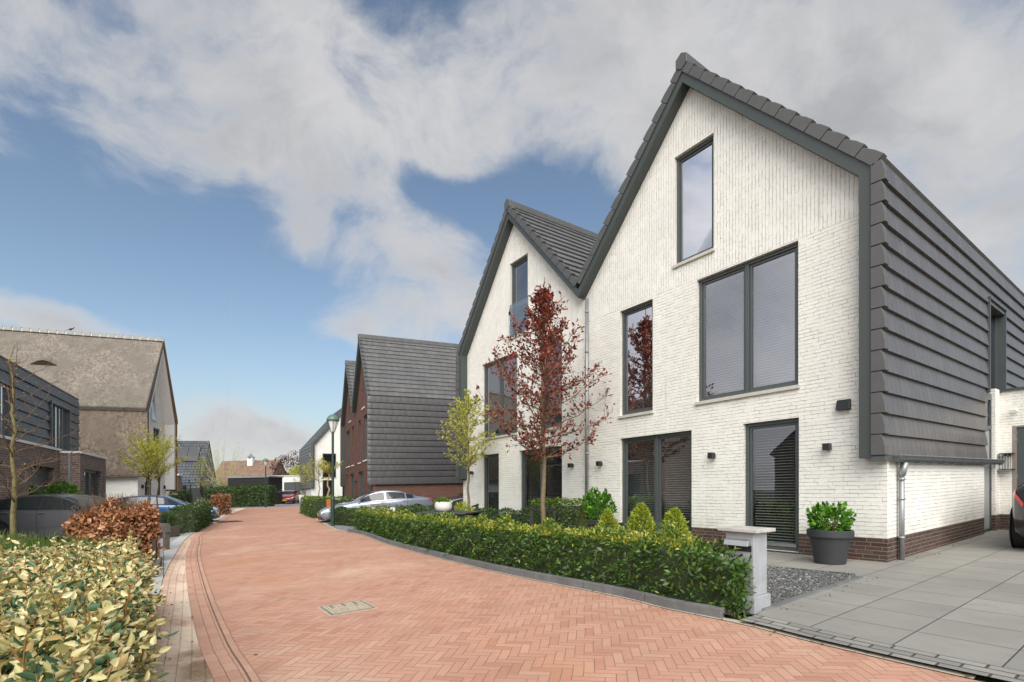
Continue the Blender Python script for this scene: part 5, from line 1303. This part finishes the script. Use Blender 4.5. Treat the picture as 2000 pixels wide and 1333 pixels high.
def hedge(name, label, path, width, height, n, mat, leaf=(.06, .026), group=None, cat='hedge', core=CORE, top_new=.5, ragged=.05, seed=3, topfrac=None, z=0.0, tint=None, taper=0.0, shape='kite', corescale=.8, hfun=None, jit=.62, parent=None, outward=.55, exclude=None):
    """a clipped hedge along a path: leaves set in the outer shell of a long box, over a dark twiggy core"""
    x0, y0 = path[0]
    root = thing(name, label, cat, x0, y0, 0, group, z)
    pts, q = resample(path, 120); A = np.array(pts); Lh = q[-1]
    T = np.gradient(A, axis=0); T /= np.linalg.norm(T, axis=1)[:, None]; Nl = np.c_[-T[:, 1], T[:, 0]]
    areas = np.array([height, height, width]) * Lh; ends = width * height
    areas = np.r_[areas, ends, ends]; pr_ = areas / areas.sum()
    side = rng.choice(5, n, p=pr_)
    s_ = rng.uniform(0, Lh, n); w_ = rng.uniform(-.5, .5, n); h_ = rng.uniform(0, 1, n) ** .9
    depth = np.abs(rng.normal(0, .05, n))
    nrm = np.zeros((n, 3))
    ww = w_ * width; hh = h_ * height
    ww = np.where(side == 0, width / 2 - depth, ww); ww = np.where(side == 1, -width / 2 + depth, ww)
    hh = np.where(side == 2, height - depth, hh)
    s_ = np.where(side == 3, depth, s_); s_ = np.where(side == 4, Lh - depth, s_)
    # uneven faces
    ww += np.where(side < 2, waves(s_ * 1.0 + hh * 1.7, seed, ragged * .7, .8), 0)
    hf = np.ones(n) if hfun is None else hfun(s_ / Lh)
    hh = hh * hf
    hh += np.where(side == 2, waves(s_ + ww * .8, seed + 1, ragged, .7), 0)
    # rounded shoulders
    e = np.clip((hh / height - .75) / .25, 0, 1); ww *= 1 - .18 * e ** 2 - taper * hh / height
    ix = np.clip(s_ / Lh * 119, 0, 119); i0_ = np.floor(ix).astype(int); i1_ = np.minimum(i0_ + 1, 119); u = (ix - i0_)[:, None]
    c = A[i0_] * (1 - u) + A[i1_] * u; nl = Nl[i0_]; tt = T[i0_]
    p = np.c_[c + nl * ww[:, None], hh]
    sg = np.sign(ww)
    nrm[:, :2] = nl * np.where(side == 0, 1, np.where(side == 1, -1, 0))[:, None] + tt * np.where(side == 4, 1, np.where(side == 3, -1, 0))[:, None]
    nrm[:, 2] = np.where(side == 2, 1.0, .35)
    gx = p[:, 0].copy()
    p[:, 0] -= x0; p[:, 1] -= y0; p[:, 2] += K * (gx - x0)
    if tint is None:
        clump = waves(s_ * 2.1 + hh * 3, seed + 5, .5, .45)
        tn = rng.uniform(0, .62, n) + .10 * clump + top_new * np.clip((hh / height - .80) / .2, 0, 1) * rng.uniform(.2, 1.0, n) + (rng.random(n) < .08) * .25
    else: tn = tint(n, hh / height, s_ / Lh)
    if exclude is not None:
        kp_ = ~exclude(p[:, 0] + x0, p[:, 1] + y0); p, nrm, tn = p[kp_], nrm[kp_], tn[kp_]
    leaves('foliage', p, nrm * outward, leaf[0], leaf[1], tn, mat, root, jit=jit, shape=shape, flat=nrm * 1.2)
    # core
    m = 40; f = MB(); idx = np.linspace(0, 119, m).astype(int); rows = []
    for k2, i in enumerate(idx):
        inset = .06 if k2 in (0, m - 1) else 0
        hl = height * (1 if hfun is None else float(hfun(i / 119))) 
        sg_ = T[i] * (inset if k2 == 0 else -inset if k2 == m - 1 else 0)
        for wq, hq in ((-.5, .02), (.5, .02), (.5, .72), (.36, .90), (-.36, .90), (-.5, .72)):
            q2 = A[i] + sg_ + Nl[i] * wq * width * corescale * (1 - taper * hq); rows.append((q2[0] - x0, q2[1] - y0, hq * hl * (corescale + .14) + K * (q2[0] - x0)))
    fs = [(a * 6 + b, a * 6 + (b + 1) % 6, (a + 1) * 6 + (b + 1) % 6, (a + 1) * 6 + b) for a in range(m - 1) for b in range(6)] + [tuple(range(6))[::-1], tuple(range((m - 1) * 6, m * 6))]
    f.mesh(rows, fs); f.build('twigs', core, root)
    return root

def shoots(root, n, fn, h0, h1, leaf, mat, tint, name='new_shoots'):
    """upright young shoots with a few leaves each"""
    P_, D_, T_ = [], [], []
    for _ in range(n):
        b = np.array(fn()); h = rnd.uniform(h0, h1); lean_ = np.array([rnd.gauss(0, .18), rnd.gauss(0, .18), 1.0])
        for k_ in range(6):
            a = rnd.uniform(0, 6.28); P_.append(b + lean_ * h * (k_ / 6)); D_.append([math.cos(a) * .8, math.sin(a) * .8, .75]); T_.append(rnd.uniform(*tint))
    leaves(name, np.array(P_), np.array(D_), leaf[0], leaf[1], np.array(T_), mat, root, jit=.2)

# front hedge along the kerb
fh_path = offset_line(RK, -.40)[41:92]
def in_pillar(x, y):
    a = (x - mc.x) * V.x + (y - mc.y) * V.y; b = (x - mc.x) * U.x + (y - mc.y) * U.y
    return (a > -.03) & (a < .35) & (b > -.09) & (b < .4)
fh = hedge('hedge', 'long clipped laurel hedge with yellow tips along the front kerb', fh_path, .54, .67, 32000, L_HEDGE, (.068, .026), top_new=.5, ragged=.11, group='garden hedges', exclude=in_pillar, hfun=lambda u: 1 - .22 * np.clip((.05 - u) / .05, 0, 1), corescale=.72)
fhp, fhq = resample(fh_path, 300); x0_, y0_ = fh_path[0]
def fh_top():
    i = rnd.randrange(16, 298); x, y = fhp[i]; w = rnd.uniform(-.26, .26)
    dx, dy = fhp[i + 1][0] - fhp[i - 1][0], fhp[i + 1][1] - fhp[i - 1][1]; l_ = math.hypot(dx, dy)
    x += -dy / l_ * w; y += dx / l_ * w
    return (x - x0_, y - y0_, .60 + K * (x - x0_))
shoots(fh, 1000, fh_top, .05, .13, (.045, .016), L_HEDGE, (.80, 1.0))
# hedges in the garden behind
hedge('hedge', 'taller clipped hedge right behind the red-leaved tree, before the white wall', [at(1178, 11.0), at(1110, 11.6), at(1045, 12.3)], .55, .95, 5200, L_HEDGE, (.065, .026), top_new=.4, seed=8, group='garden hedges')
hedge('hedge', 'low dark hedge between the garden table and the red-leaved tree', [at(1050, 12.5), at(985, 13.4), at(932, 14.6)], .5, .66, 4200, L_HEDGE2, (.065, .026), top_new=.2, seed=9, group='garden hedges')
hedge('hedge', 'low green hedge left of the white planter bowl, before the grey-blue car', [at(852, 15.0), at(812, 15.6), at(772, 16.2)], .5, .74, 3000, L_HEDGE2, (.07, .03), top_new=.35, seed=12, group='garden hedges')
hedge('hedge', 'short dark green hedge right of the lamp post, at the nose of the grey-blue car', [at(728, 17.0), at(690, 18.2), at(657, 19.3)], .6, .60, 3600, L_HEDGE2, (.07, .03), top_new=.2, seed=13, group='garden hedges')
hedge('hedge', 'yellow-green hedge at the bend left of the rust-coloured planter', [(-9.0, 23.6), (-10.4, 26.2), (-12.2, 29.8)], .9, .95, 4200, L_HEDGE, (.09, .04), top_new=.35, seed=14, group='garden hedges')
hedge('hedge', 'thin light hedge behind the rust-coloured planter, before the brick houses', [at(690, 26.5), at(655, 29), at(630, 31)], .6, .9, 2400, L_HEDGE, (.09, .04), top_new=.35, seed=15, group='garden hedges')
hedge('hedge', 'long tall green hedge closing the end of the street', [at(532, 45), at(462, 45.2), at(394, 46)], 1.0, 1.78, 7500, L_HEDGE2, (.16, .09), top_new=.3, seed=16, ragged=.12, group='garden hedges')
hedge('hedge', 'dark hedge stub left of the grey garden gate', [at(366, 36), at(340, 36.5)], .8, 1.5, 1500, L_HEDGE2, (.13, .07), top_new=.2, seed=17, group='garden hedges')
hedge('hedge', 'dark green clipped hedge in front of the blue car', [at(356, 16.4), at(374, 18.4), at(393, 21.0)], .85, .84, 5200, L_HEDGE2, (.08, .036), top_new=.25, seed=18, group='garden hedges')
# copper beech hedge, with bare twigs on top
def cop_t(n, h, s_): return rng.uniform(.05, 1.0, n)
chp = [(-6.86, 9.14), (-7.4, 9.28), (-7.98, 9.43)]
ch = hedge('beech_hedge', 'large copper-brown beech hedge with bare twigs sticking out on top', chp, .80, 1.10, 5600, L_COP, (.085, .052), core=CORE_B, tint=cop_t, seed=21, ragged=.11, shape='six', hfun=lambda u: 1.0 - .10 * np.clip((.25 - u) / .25, 0, 1) - .30 * np.clip((u - .55) / .45, 0, 1) ** 1.3, group='copper beech hedges', outward=.6, jit=.7)
f = MB()
for _ in range(330):
    u = rnd.random(); x = -6.88 - 1.08 * u + rnd.gauss(0, .05); y = 9.1 + .3 * u + rnd.uniform(-.36, .36)
    h = .86 - .26 * max(0, (u - .55) / .45) ** 1.3; L_ = rnd.uniform(.25, .50); dx, dy = rnd.gauss(0, .13), rnd.gauss(0, .13)
    zb = h + K * (x + 6.72); b = Vector((x + 6.72, y - 9.1, zb))
    f.tube([b, b + Vector((dx * .4, dy * .4, L_ * .5)), b + Vector((dx, dy, L_))], [.005, .004, .0018], 4, False)
    if rnd.random() < .7: f.tube([b + Vector((dx * .4, dy * .4, L_ * .5)), b + Vector((dx * .4 + rnd.gauss(0, .08), dy * .4 + rnd.gauss(0, .08), L_ * .8))], [.003, .0015], 4, False)
f.build('bare_twigs', M['twig'], ch)
hedge('beech_hedge', 'small distant copper-orange beech bush at the bend beside the blue car', [at(438, 29.5), at(424, 30)], .8, 1.15, 1700, L_COP, (.10, .06), core=CORE_B, tint=cop_t, seed=22, ragged=.12, group='copper beech hedges')

# the variegated hedge in the foreground
def var_t(n, h, s_):
    r_ = rng.random(n); return np.where(r_ < .34, rng.uniform(0, .30, n), np.where(r_ < .88, rng.uniform(.38, .9, n), rng.uniform(.9, 1, n)))
W2 = 1.55
dv = np.array([-.5844, .8115]); nv = np.array([-.8115, -.5844])
vp = [tuple(dv * s_ + nv * (W2 / 2 + .07)) for s_ in np.linspace(.75, 6.9, 12)]
vh = hedge('variegated_hedge', 'broad cream-leaved variegated hedge filling the lower left foreground', vp, W2, .74, 62000, L_VAR, (.043, .0225), core=CORE, tint=var_t, seed=31, ragged=.06, shape='six', jit=.55, corescale=.88, outward=.75)
vx, vy = vp[0]
f = MB(); PP, DD, TT = [], [], []
for _ in range(900):
    s_ = rnd.uniform(.9, 6.8); w = rnd.uniform(.05, W2 - .02)
    x, y = dv * s_ + nv * (w + .07); b = Vector((x - vx, y - vy, .62 + K * (x - vx) + rnd.uniform(0, .08)))
    d_ = Vector((rnd.gauss(0, .35), rnd.gauss(0, .35), 1)).normalized(); L_ = rnd.uniform(.10, .24)
    if rnd.random() < .12: L_ *= 1.5
    f.tube([b, b + d_ * L_ * .5 + Vector((0, 0, .01)), b + d_ * L_], [.0035, .003, .0015], 4, False)
    for k_ in range(8):
        q = b + d_ * L_ * (.3 + .7 * k_ / 7); a = rnd.uniform(0, 6.28); PP.append(q); DD.append([math.cos(a), math.sin(a), .55]); TT.append(rnd.choice([.42, .55, .62, .7, .8, .88, .97, .1, .2]))
f.build('twigs', plain('rusty_young_twigs', (.26, .13, .04), .7), vh)
leaves('shoot_leaves', np.array(PP), np.array(DD), .048, .025, np.array(TT), L_VAR, vh, jit=.25, shape='six')
# twigs and leaves hanging out over the brick strip
f = MB(); PP, DD, TT = [], [], []
for _ in range(170):
    s_ = rnd.uniform(2.2, 6.4); x, y = dv * s_ + nv * .10; b = Vector((x - vx, y - vy, rnd.uniform(.1, .68) + K * (x - vx)))
    d_ = Vector((-nv[0] + rnd.gauss(0, .4), -nv[1] + rnd.gauss(0, .4), rnd.gauss(.35, .3))).normalized(); L_ = rnd.uniform(.06, .17)
    for k_ in range(6):
        q = b + d_ * L_ * (-.3 + 1.3 * k_ / 5); DD.append([d_.x + rnd.gauss(0, .6), d_.y + rnd.gauss(0, .6), d_.z + rnd.gauss(0, .6)]); PP.append(q); TT.append(rnd.choice([.45, .6, .7, .8, .95, .15]))
leaves('side_leaves', np.array(PP), np.array(DD), .045, .024, np.array(TT), L_VAR, vh, jit=.2, shape='six')

# grass
def grass(name, label, poly, n, h, mat, wid=.008, z=0.0, lean_=.5):
    xs_, ys_ = [p[0] for p in poly], [p[1] for p in poly]; P_ = []
    while len(P_) < n:
        x, y = rnd.uniform(min(xs_), max(xs_)), rnd.uniform(min(ys_), max(ys_))
        if in_poly(x, y, poly): P_.append((x, y, gz(x) + z))
    P_ = np.array(P_); D_ = np.c_[rng.normal(0, lean_, n), rng.normal(0, lean_, n), np.ones(n)]
    return tag(leaves(name, P_, D_, h, wid, rng.random(n), mat, None, jit=.1), label, 'grass', kind='stuff')
grass('grass', 'tufts of green grass behind the variegated hedge around the bare tree', [(-6.9, 7.7), (-6.0, 7.35), (-5.3, 5.9), (-7.2, 5.2), (-10, 8.3), (-9.5, 9.2)], 6000, .34, L_GRASS, .012, .38)
f = MB(); q = [(-6.2, 7.4), (-5.2, 5.6), (-7.4, 5.0), (-10.2, 8.3), (-9.6, 9.4), (-7.4, 8.6)]
f.mesh([(x, y, gz(x) - .02) for x, y in q] + [(x * .995, y, gz(x) + .42) for x, y in q], [tuple(range(6, 12))] + [(i, (i + 1) % 6, 6 + (i + 1) % 6, 6 + i) for i in range(6)])
tag(f.build('raised_bed', M['soil']), kind='structure')
grass('lawn_grass', 'short lawn grass between the front hedge and the white house', [(2.0, 5.2), (1.4, 7.2), (3.0, 8.3), (4.0, 9.6), (1.7, 12.6), (-2.5, 17), (-3.2, 14), (-.6, 9.2)], 9000, .07, L_GRASS, .008, .012)

# bushes and conifers
def blob_leaves(n, rx, ry, rz, cz, power=2.0, lumps=0.0, seed=1, shell=.25):
    d = unit(rng.normal(0, 1, (n, 3))); r = 1 - np.abs(rng.normal(0, shell, n)); r = np.clip(r, .1, 1)
    lump = 1 + lumps * np.sin(d[:, 0] * 5.1 + seed) * np.sin(d[:, 1] * 4.7 + seed * 2) * np.sin(d[:, 2] * 5.3 + seed * 3)
    p = d * (r * lump)[:, None] * np.array([rx, ry, rz]); p[:, 2] += cz
    return p, d
def bush(name, label, x, y, rx, rz, n, mat, leaf, cat='bush', group=None, z=0.0, stem=True, lumps=.25, seed=1, up=.4, parent=None, cz=None, tint=None):
    root = parent or thing(name, label, cat, x, y, 0, group, z)
    cz = rz * 1.02 if cz is None else cz
    p, d = blob_leaves(n, rx, rx, rz, cz, lumps=lumps, seed=seed)
    keep = p[:, 2] > 0.02; p, d = p[keep], d[keep]
    leaves('foliage', p, d + np.array([0, 0, up]), leaf[0], leaf[1], rng.random(len(p)) if tint is None else tint(len(p)), mat, root, jit=.4)
    if stem:
        f = MB()
        for _ in range(9):
            a = rnd.uniform(0, 6.28); e = Vector((math.cos(a) * rx * .55, math.sin(a) * rx * .55, cz + rz * rnd.uniform(-.2, .5))); f.tube([(0, 0, max(0, cz - rz)), e * .5 + Vector((0, 0, .05)), e], [.014, .009, .004], 5, False)
        f.build('stems', M['twig'], root)
    return root
def cone(name, label, x, y, r, h, n, mat, leaf, group=None, seed=1, blunt=.35, lump=.16):
    root = thing(name, label, 'conifer', x, y, 0, group)
    u = rng.uniform(0, 1, n) ** .8; hh = u * h; rad = r * (np.cos(u * math.pi / 2) ** (1 - blunt)) * (1 - .35 * (1 - np.clip(u / .18, 0, 1)))
    a = rng.uniform(0, 6.28, n); q = 1 + rng.normal(-.08, .13, n)
    q *= 1 + lump * np.sin(a * 3 + hh * 9 + seed) * np.sin(a * 5 - hh * 13 + seed * 2)
    p = np.c_[np.cos(a) * rad * q, np.sin(a) * rad * q, hh + .03]; d = np.c_[np.cos(a), np.sin(a), np.full(n, .9)]
    leaves('foliage', p, d, leaf[0], leaf[1], rng.random(n) * .7 + .3 * np.clip(q - .6, 0, 1), mat, root, jit=.4)
    f = MB(); f.lathe([(r * .62, .02), (r * .66, h * .25), (r * .45, h * .6), (.02, h * .88)], n=12); f.build('inner_twigs', CORE, root)
    return root
cone('conifer', 'yellow-green rounded conifer, leftmost of the three before the ground-floor window', *at(1187, 8.6), .25, .80, 2600, L_LIME, (.055, .022), 'lime conifers', 1, blunt=.15)
cone('conifer', 'yellow-green rounded conifer, tallest and middle of the three before the ground-floor window', *at(1252, 8.35), .27, .90, 3000, L_LIME, (.055, .022), 'lime conifers', 2)
cone('conifer', 'yellow-green rounded conifer, rightmost of the three, nearest the mailbox pillar', *at(1317, 8.1), .26, .82, 2800, L_LIME, (.055, .022), 'lime conifers', 3)
cone('conifer', 'slim dark olive clipped cone before the square black planter', *at(1136, 8.7), .21, .90, 3400, L_DK, (.022, .010), None, 4, blunt=-.25, lump=.03)
# plants in the pots
bush('foliage', '', 0, 0, .27, .20, 520, L_BRIGHT, (.085, .06), parent=pt, cz=.68, lumps=.3, seed=3, up=.6)
bush('foliage', '', 0, 0, .30, .27, 520, L_BRIGHT, (.10, .065), parent=sp_, cz=.86, lumps=.35, seed=5, up=.6)
bush('foliage', '', 0, 0, .19, .07, 260, L_BRIGHT, (.05, .025), parent=bw_, cz=.24, lumps=.2, seed=6, up=1.0)
bush('foliage', '', 0, 0, .14, .12, 140, L_LIME, (.06, .03), parent=cb, cz=1.0, lumps=.2, seed=7, stem=False)
bush('foliage', '', 0, 0, .3, .32, 240, L_HEDGE2, (.11, .06), parent=wpz, cz=1.2, seed=7, stem=False)
for px, Yb, lab in ((38, 16.0, 'bright green rounded shrub behind the grey car, leftmost of two'), (120, 16.6, 'bright green rounded shrub behind the grey car, beside the brick bay')):
    bb = bush('shrub', lab, *at(px, Yb), .44, .34, 1500, L_BRIGHT, (.08, .045), 'shrub', 'shrubs behind the grey car', cz=1.42, seed=px, stem=False)
    f = MB(); f.lathe([(.22, 0), (.30, .66), (.33, .68), (.33, .75), (.28, .75), (.27, .68), (.001, .68)], n=20); pb_ = f.build('pot', M['pot'], bb)
    f = MB(); f.tube([(0, 0, .66), (0, 0, 1.4)], .03, 6); f.build('stem', M['twig'], bb)
lv = thing('lavender', 'grey-green bushy lavender beside the copper hedge, before the blue car', 'shrub', *at(322, 15.2), 0)
a = rng.uniform(0, 6.28, 1900); r_ = rng.uniform(0, .18, 1900)
leaves('foliage', np.c_[np.cos(a) * r_, np.sin(a) * r_, rng.uniform(.3, .5, 1900)], np.c_[np.cos(a) * r_ * 4.5, np.sin(a) * r_ * 4.5, np.ones(1900)], .30, .018, rng.random(1900), L_LAV, lv, jit=.1)
f = MB(); f.box(-.27, .27, -.27, .27, 0, .34); f.build('planter', M['wood_old'], lv, bevel=.01)
bush('shrub', 'lime green tuft of foliage behind the planter bowl', *at(905, 13.2), .26, .26, 700, L_LIME, (.10, .02), 'shrub', seed=9, cz=.62, up=1.2)
bush('bush', 'distant reddish-brown bush left of the far white house', *at(567, 62), 2.1, 1.6, 1700, leafmat('reddish_leaves', [(0, (.05, .02, .02)), (1, (.17, .07, .06))]), (.22, .12), cz=4.3, seed=4, lumps=.4)
bush('bush', 'distant light green bush above the flat white garage', *at(586, 60), 1.1, .8, 900, L_YEL, (.2, .12), cz=3.6, seed=6)
bush('bush', 'pale low garden shrubs between the gate and the black shed', *at(412, 47), 1.0, .6, 700, leafmat('pale_leaves', [(0, (.2, .2, .1)), (1, (.5, .48, .35))]), (.12, .07), cz=2.0, seed=8)
bush('bush', 'small white-flowered bush at the left foot of the end hedge', *at(393, 31), .42, .4, 320, leafmat('pale_flowers', [(0, (.12, .16, .04)), (.6, (.3, .32, .1)), (1, (.7, .7, .6))]), (.1, .06), cz=.6, seed=10)

# trees
def tree(name, label, x, y, H, r, crown0, crown, nbr, leafmat_, leaf, nleaf, bark, group=None, seed=1, ascend=.9, twigs=4, curve=.35, leaftint=None, droop=0.0, wob=.03, z=0.0, cat='tree', leader=True, clump=.07):
    """tapered trunk, ascending limbs with twigs, and leaves held on the twigs; crown(u) gives the crown's half width at height u"""
    R_ = random.Random(seed); root = thing(name, label, cat, x, y, 0, group, z)
    f = MB(); n = 14; tr = []
    for i in range(n):
        u = i / (n - 1); tr.append(Vector((R_.gauss(0, wob) * (u > 0), R_.gauss(0, wob) * (u > 0), u * H * (1.0 if leader else crown0 + .12))))
    f.tube(tr, [max(.006, r * (1 - .82 * i / (n - 1)) * (1.25 if i == 0 else 1)) for i in range(n)], 9)
    def tp(h):
        q = min(max(h / tr[-1].z, 0), 1) * (n - 1); i = min(int(q), n - 2); return tr[i].lerp(tr[i + 1], q - i)
    f.build('trunk', bark, root, smooth=True)
    b = MB(); PP, DD = [], []; az = R_.uniform(0, 6)
    for i in range(nbr):
        u = (i + R_.random()) / nbr; h0 = H * (crown0 + (1 - crown0) * u * .9); 
        if not leader: h0 = H * crown0 + R_.uniform(-.1, .1) * H * .3
        az += 2.4 + R_.gauss(0, .3); L_ = crown(u) * R_.uniform(.75, 1.08)
        if L_ < .05: continue
        el = ascend * (.72 + .5 * u) + R_.gauss(0, .10); hx = Vector((math.cos(az), math.sin(az), 0)); p0 = tp(h0)
        pts = []; m = 6
        for k_ in range(m + 1):
            t_ = k_ / m; pts.append(p0 + hx * L_ * t_ + Vector((0, 0, L_ * math.tan(el) * (t_ * (1 - curve) + curve * t_ * t_) - droop * L_ * t_ * t_)) + Vector((R_.gauss(0, .02), R_.gauss(0, .02), R_.gauss(0, .02))) * L_ * (k_ > 0))
        rb_ = max(.004, r * .34 * (1 - u * .6))
        b.tube(pts, [rb_ * (1 - .8 * k_ / m) for k_ in range(m + 1)], 5, False)
        for k_ in range(m + 1):
            if k_ == 0: continue
            for _ in range(twigs):
                t_ = (k_ - R_.random()) / m; q = min(t_ * m, m - 1e-3); j = int(q); q0 = pts[j].lerp(pts[j + 1], q - j)
                dd = (pts[j + 1] - pts[j]).normalized() * .7 + Vector((R_.gauss(0, .6), R_.gauss(0, .6), R_.gauss(.25, .4)))
                tl = L_ * R_.uniform(.12, .36) * (1.1 - .5 * t_); q1 = q0 + dd.normalized() * tl
                b.tube([q0, q0.lerp(q1, .5) + Vector((0, 0, tl * .06)), q1], [rb_ * .35, rb_ * .25, .0018], 4, False)
                for _k in range(3): PP.append(q0.lerp(q1, R_.uniform(.35, 1.05))); DD.append(dd)
    if leader:
        for i in range(22): PP.append(tp(H * R_.uniform(.5, 1.0))); DD.append(Vector((R_.gauss(0, 1), R_.gauss(0, 1), .6)))
    b.build('branches', bark if bark is not M['bark_green'] else M['twig'], root)
    if nleaf:
        PP = np.array(PP); DD = np.array(DD); ii = rng.integers(0, len(PP), nleaf)
        p = PP[ii] + rng.normal(0, clump, (nleaf, 3)); d = DD[ii] + rng.normal(0, .7, (nleaf, 3)) + np.array([0, 0, -droop])
        leaves('crown', p, d, leaf[0], leaf[1], rng.random(nleaf) if leaftint is None else leaftint(nleaf, p), leafmat_, root, jit=.3)
    return root

rx_, ry_ = 0.70, 11.34
tree('red_leaf_tree', 'young tree with dark red leaves before the white house', rx_, ry_, 6.05, .062, .30, lambda u: float(np.interp(u, [0, .12, .3, .55, .8, 1], [1.15, 1.72, 1.5, .92, .46, .16])), 52, L_RED, (.095, .05), 5600, M['bark'], seed=5, ascend=.66, twigs=5, curve=.4, wob=.025, clump=.035)
# tree ties: two black stakes and a rubber strap
st_ = thing('tree_stakes', 'pair of black stakes with a rubber strap holding the red-leaved tree', 'tree stakes', rx_, ry_)
for s_ in (-.26, .26):
    f = MB(); f.box(s_ - .035, s_ + .035, -.035, .035, 0, .80); f.build('stake', M['black'], st_, bevel=.004)
f = MB()
f.tube([(-.30, -.04, .78), (-.07, -.02, .70), (0, -.085, .69), (.07, -.02, .70), (.30, -.04, .78)], .022, 6); f.tube([(-.26, .03, .76), (0, .08, .68), (.26, .03, .76)], .018, 6); f.build('strap', M['rubber'], st_)
yx, yy = at(915, 15.2)
tree('yellow_tree', 'young yellow-green tree left of the red-leaved tree', yx, yy, 4.15, .05, .44, lambda u: float(np.interp(u, [0, .3, .7, 1], [1.0, 1.02, .62, .2])), 30, L_YEL, (.085, .034), 2900, M['bark'], seed=9, ascend=.62, twigs=4, curve=.45, group='young yellow-green trees', wob=.02, clump=.035)
st2 = thing('tree_stakes', 'black stakes with strap at the foot of the yellow tree, right of the table', 'tree stakes', yx, yy)
for s_ in (-.26, .26):
    f = MB(); f.box(s_ - .04, s_ + .04, -.04, .04, 0, .78); f.build('stake', M['black'], st2, bevel=.004)
f = MB(); f.tube([(-.32, -.03, .74), (0, -.08, .66), (.32, -.03, .78)], .03, 6); f.build('strap', M['rubber'], st2)
t1x, t1y = at(293, 18.5)
for px, Yt, sd_, lab in ((292, 18.3, 21, 'feathery yellow-green tree left of the thatched house front, leftmost of two'), (309, 19.4, 33, 'feathery yellow-green tree overlapping the thatched house front, rightmost of two')):
    tree('yellow_tree', lab, *at(px, Yt), 3.0, .035, .58, lambda u: float(np.interp(u, [0, .4, 1], [1.0, .95, .35])), 22, L_YEL, (.085, .024), 2700, M['twig'], seed=sd_, ascend=.88, twigs=6, curve=-.1, group='young yellow-green trees', droop=.06, wob=.02, clump=.03)
tree('bare_tree', 'slender leafless tree with mossy trunk beside the grey car', *at(25, 9.0), 3.95, .052, .26, lambda u: float(np.interp(u, [0, .25, .6, 1], [.95, 1.05, .85, .3])), 26, L_YEL, (.028, .014), 130, M['bark_green'], seed=44, ascend=.62, twigs=3, curve=.3, wob=.02, z=.1)
bs = thing('tree_stakes', 'short pale wooden stakes with black strap at the foot of the bare tree', 'tree stakes', *at(25, 8.9), .2)
for s_ in (-.17, .17):
    f = MB(); f.tube([(s_, 0, 0), (s_, 0, .64)], .04, 10); f.build('stake', M['stake'], bs)
f = MB(); f.tube([(-.2, -.05, .57), (0, -.09, .55), (.2, -.05, .60)], .035, 6); f.build('strap', M['rubber'], bs)
tree('young_tree', 'thin yellowish tree before the solar panel roof', *at(391, 33), 3.6, .04, .42, lambda u: float(np.interp(u, [0, .4, 1], [.7, .6, .25])), 18, L_YEL, (.09, .045), 420, M['twig'], seed=51, ascend=.9, group='distant street trees')
tree('shrub_tree', 'many-branched pale willow-like tree before the orange roof', *at(434, 52), 4.6, .08, .40, lambda u: float(np.interp(u, [0, .5, 1], [2.2, 2.3, 1.5])), 40, L_YEL, (.09, .04), 900, plain('pale_branches', (.42, .36, .2), .8), seed=52, ascend=1.15, leader=False, twigs=4, group='distant street trees')
tree('young_tree', 'thin sparse-leaved tree before the distant white house, left of the pollard', *at(623, 40), 3.9, .05, .48, lambda u: float(np.interp(u, [0, .4, 1], [1.1, 1.0, .5])), 20, L_YEL, (.13, .07), 420, M['twig'], seed=53, ascend=.55, group='distant street trees')
tree('pollard_tree', 'knobbly pollarded tree with green flat crown left of the lamp post', *at(641, 34), 3.6, .10, .72, lambda u: float(np.interp(u, [0, .4, 1], [.9, .8, .5])), 16, L_YEL, (.13, .07), 520, plain('pale_brown_bark', (.36, .25, .16), .85, 0, .2, 9), seed=54, ascend=.6, leader=False, group='distant street trees')
tree('young_tree', 'pale green tree partly before the tiled side of the distant white house', *at(597, 44), 3.6, .05, .5, lambda u: float(np.interp(u, [0, .4, 1], [1.0, .9, .4])), 18, L_YEL, (.13, .07), 420, M['twig'], seed=55, ascend=.55, group='distant street trees')
# scattered fallen leaves by the house and crumbs of soil on the strip
P_ = []
for _ in range(26):
    v_ = rnd.uniform(.2, 5.4); c_ = C0 + V * v_ - U * abs(rnd.gauss(.05, .08)); P_.append((c_.x, c_.y, gz(c_.x) + .034))
for _ in range(60):
    i = rnd.randrange(10, 60); p = offset_line(RK, -.02)[i]; P_.append((p[0] + rnd.gauss(0, .05), p[1] + rnd.gauss(0, .05), gz(p[0]) + .012))
for _ in range(70):
    i = rnd.randrange(20, 60); p = offset_line(LG, .4)[i]; P_.append((p[0] + rnd.gauss(0, .22), p[1] + rnd.gauss(0, .3), gz(p[0]) + .012))
P_ = np.array(P_)
tag(leaves('fallen_leaves', P_, np.c_[rng.normal(0, 1, (len(P_), 2)), np.full(len(P_), .05)], .035, .02, rng.random(len(P_)), leafmat('dry_leaves', [(0, (.10, .05, .02)), (1, (.36, .2, .09))]), None, jit=.05, flat=np.tile([0, 0, 1.0], (len(P_), 1))), 'scattered dry fallen leaves along the kerbs', 'fallen leaves', kind='stuff')
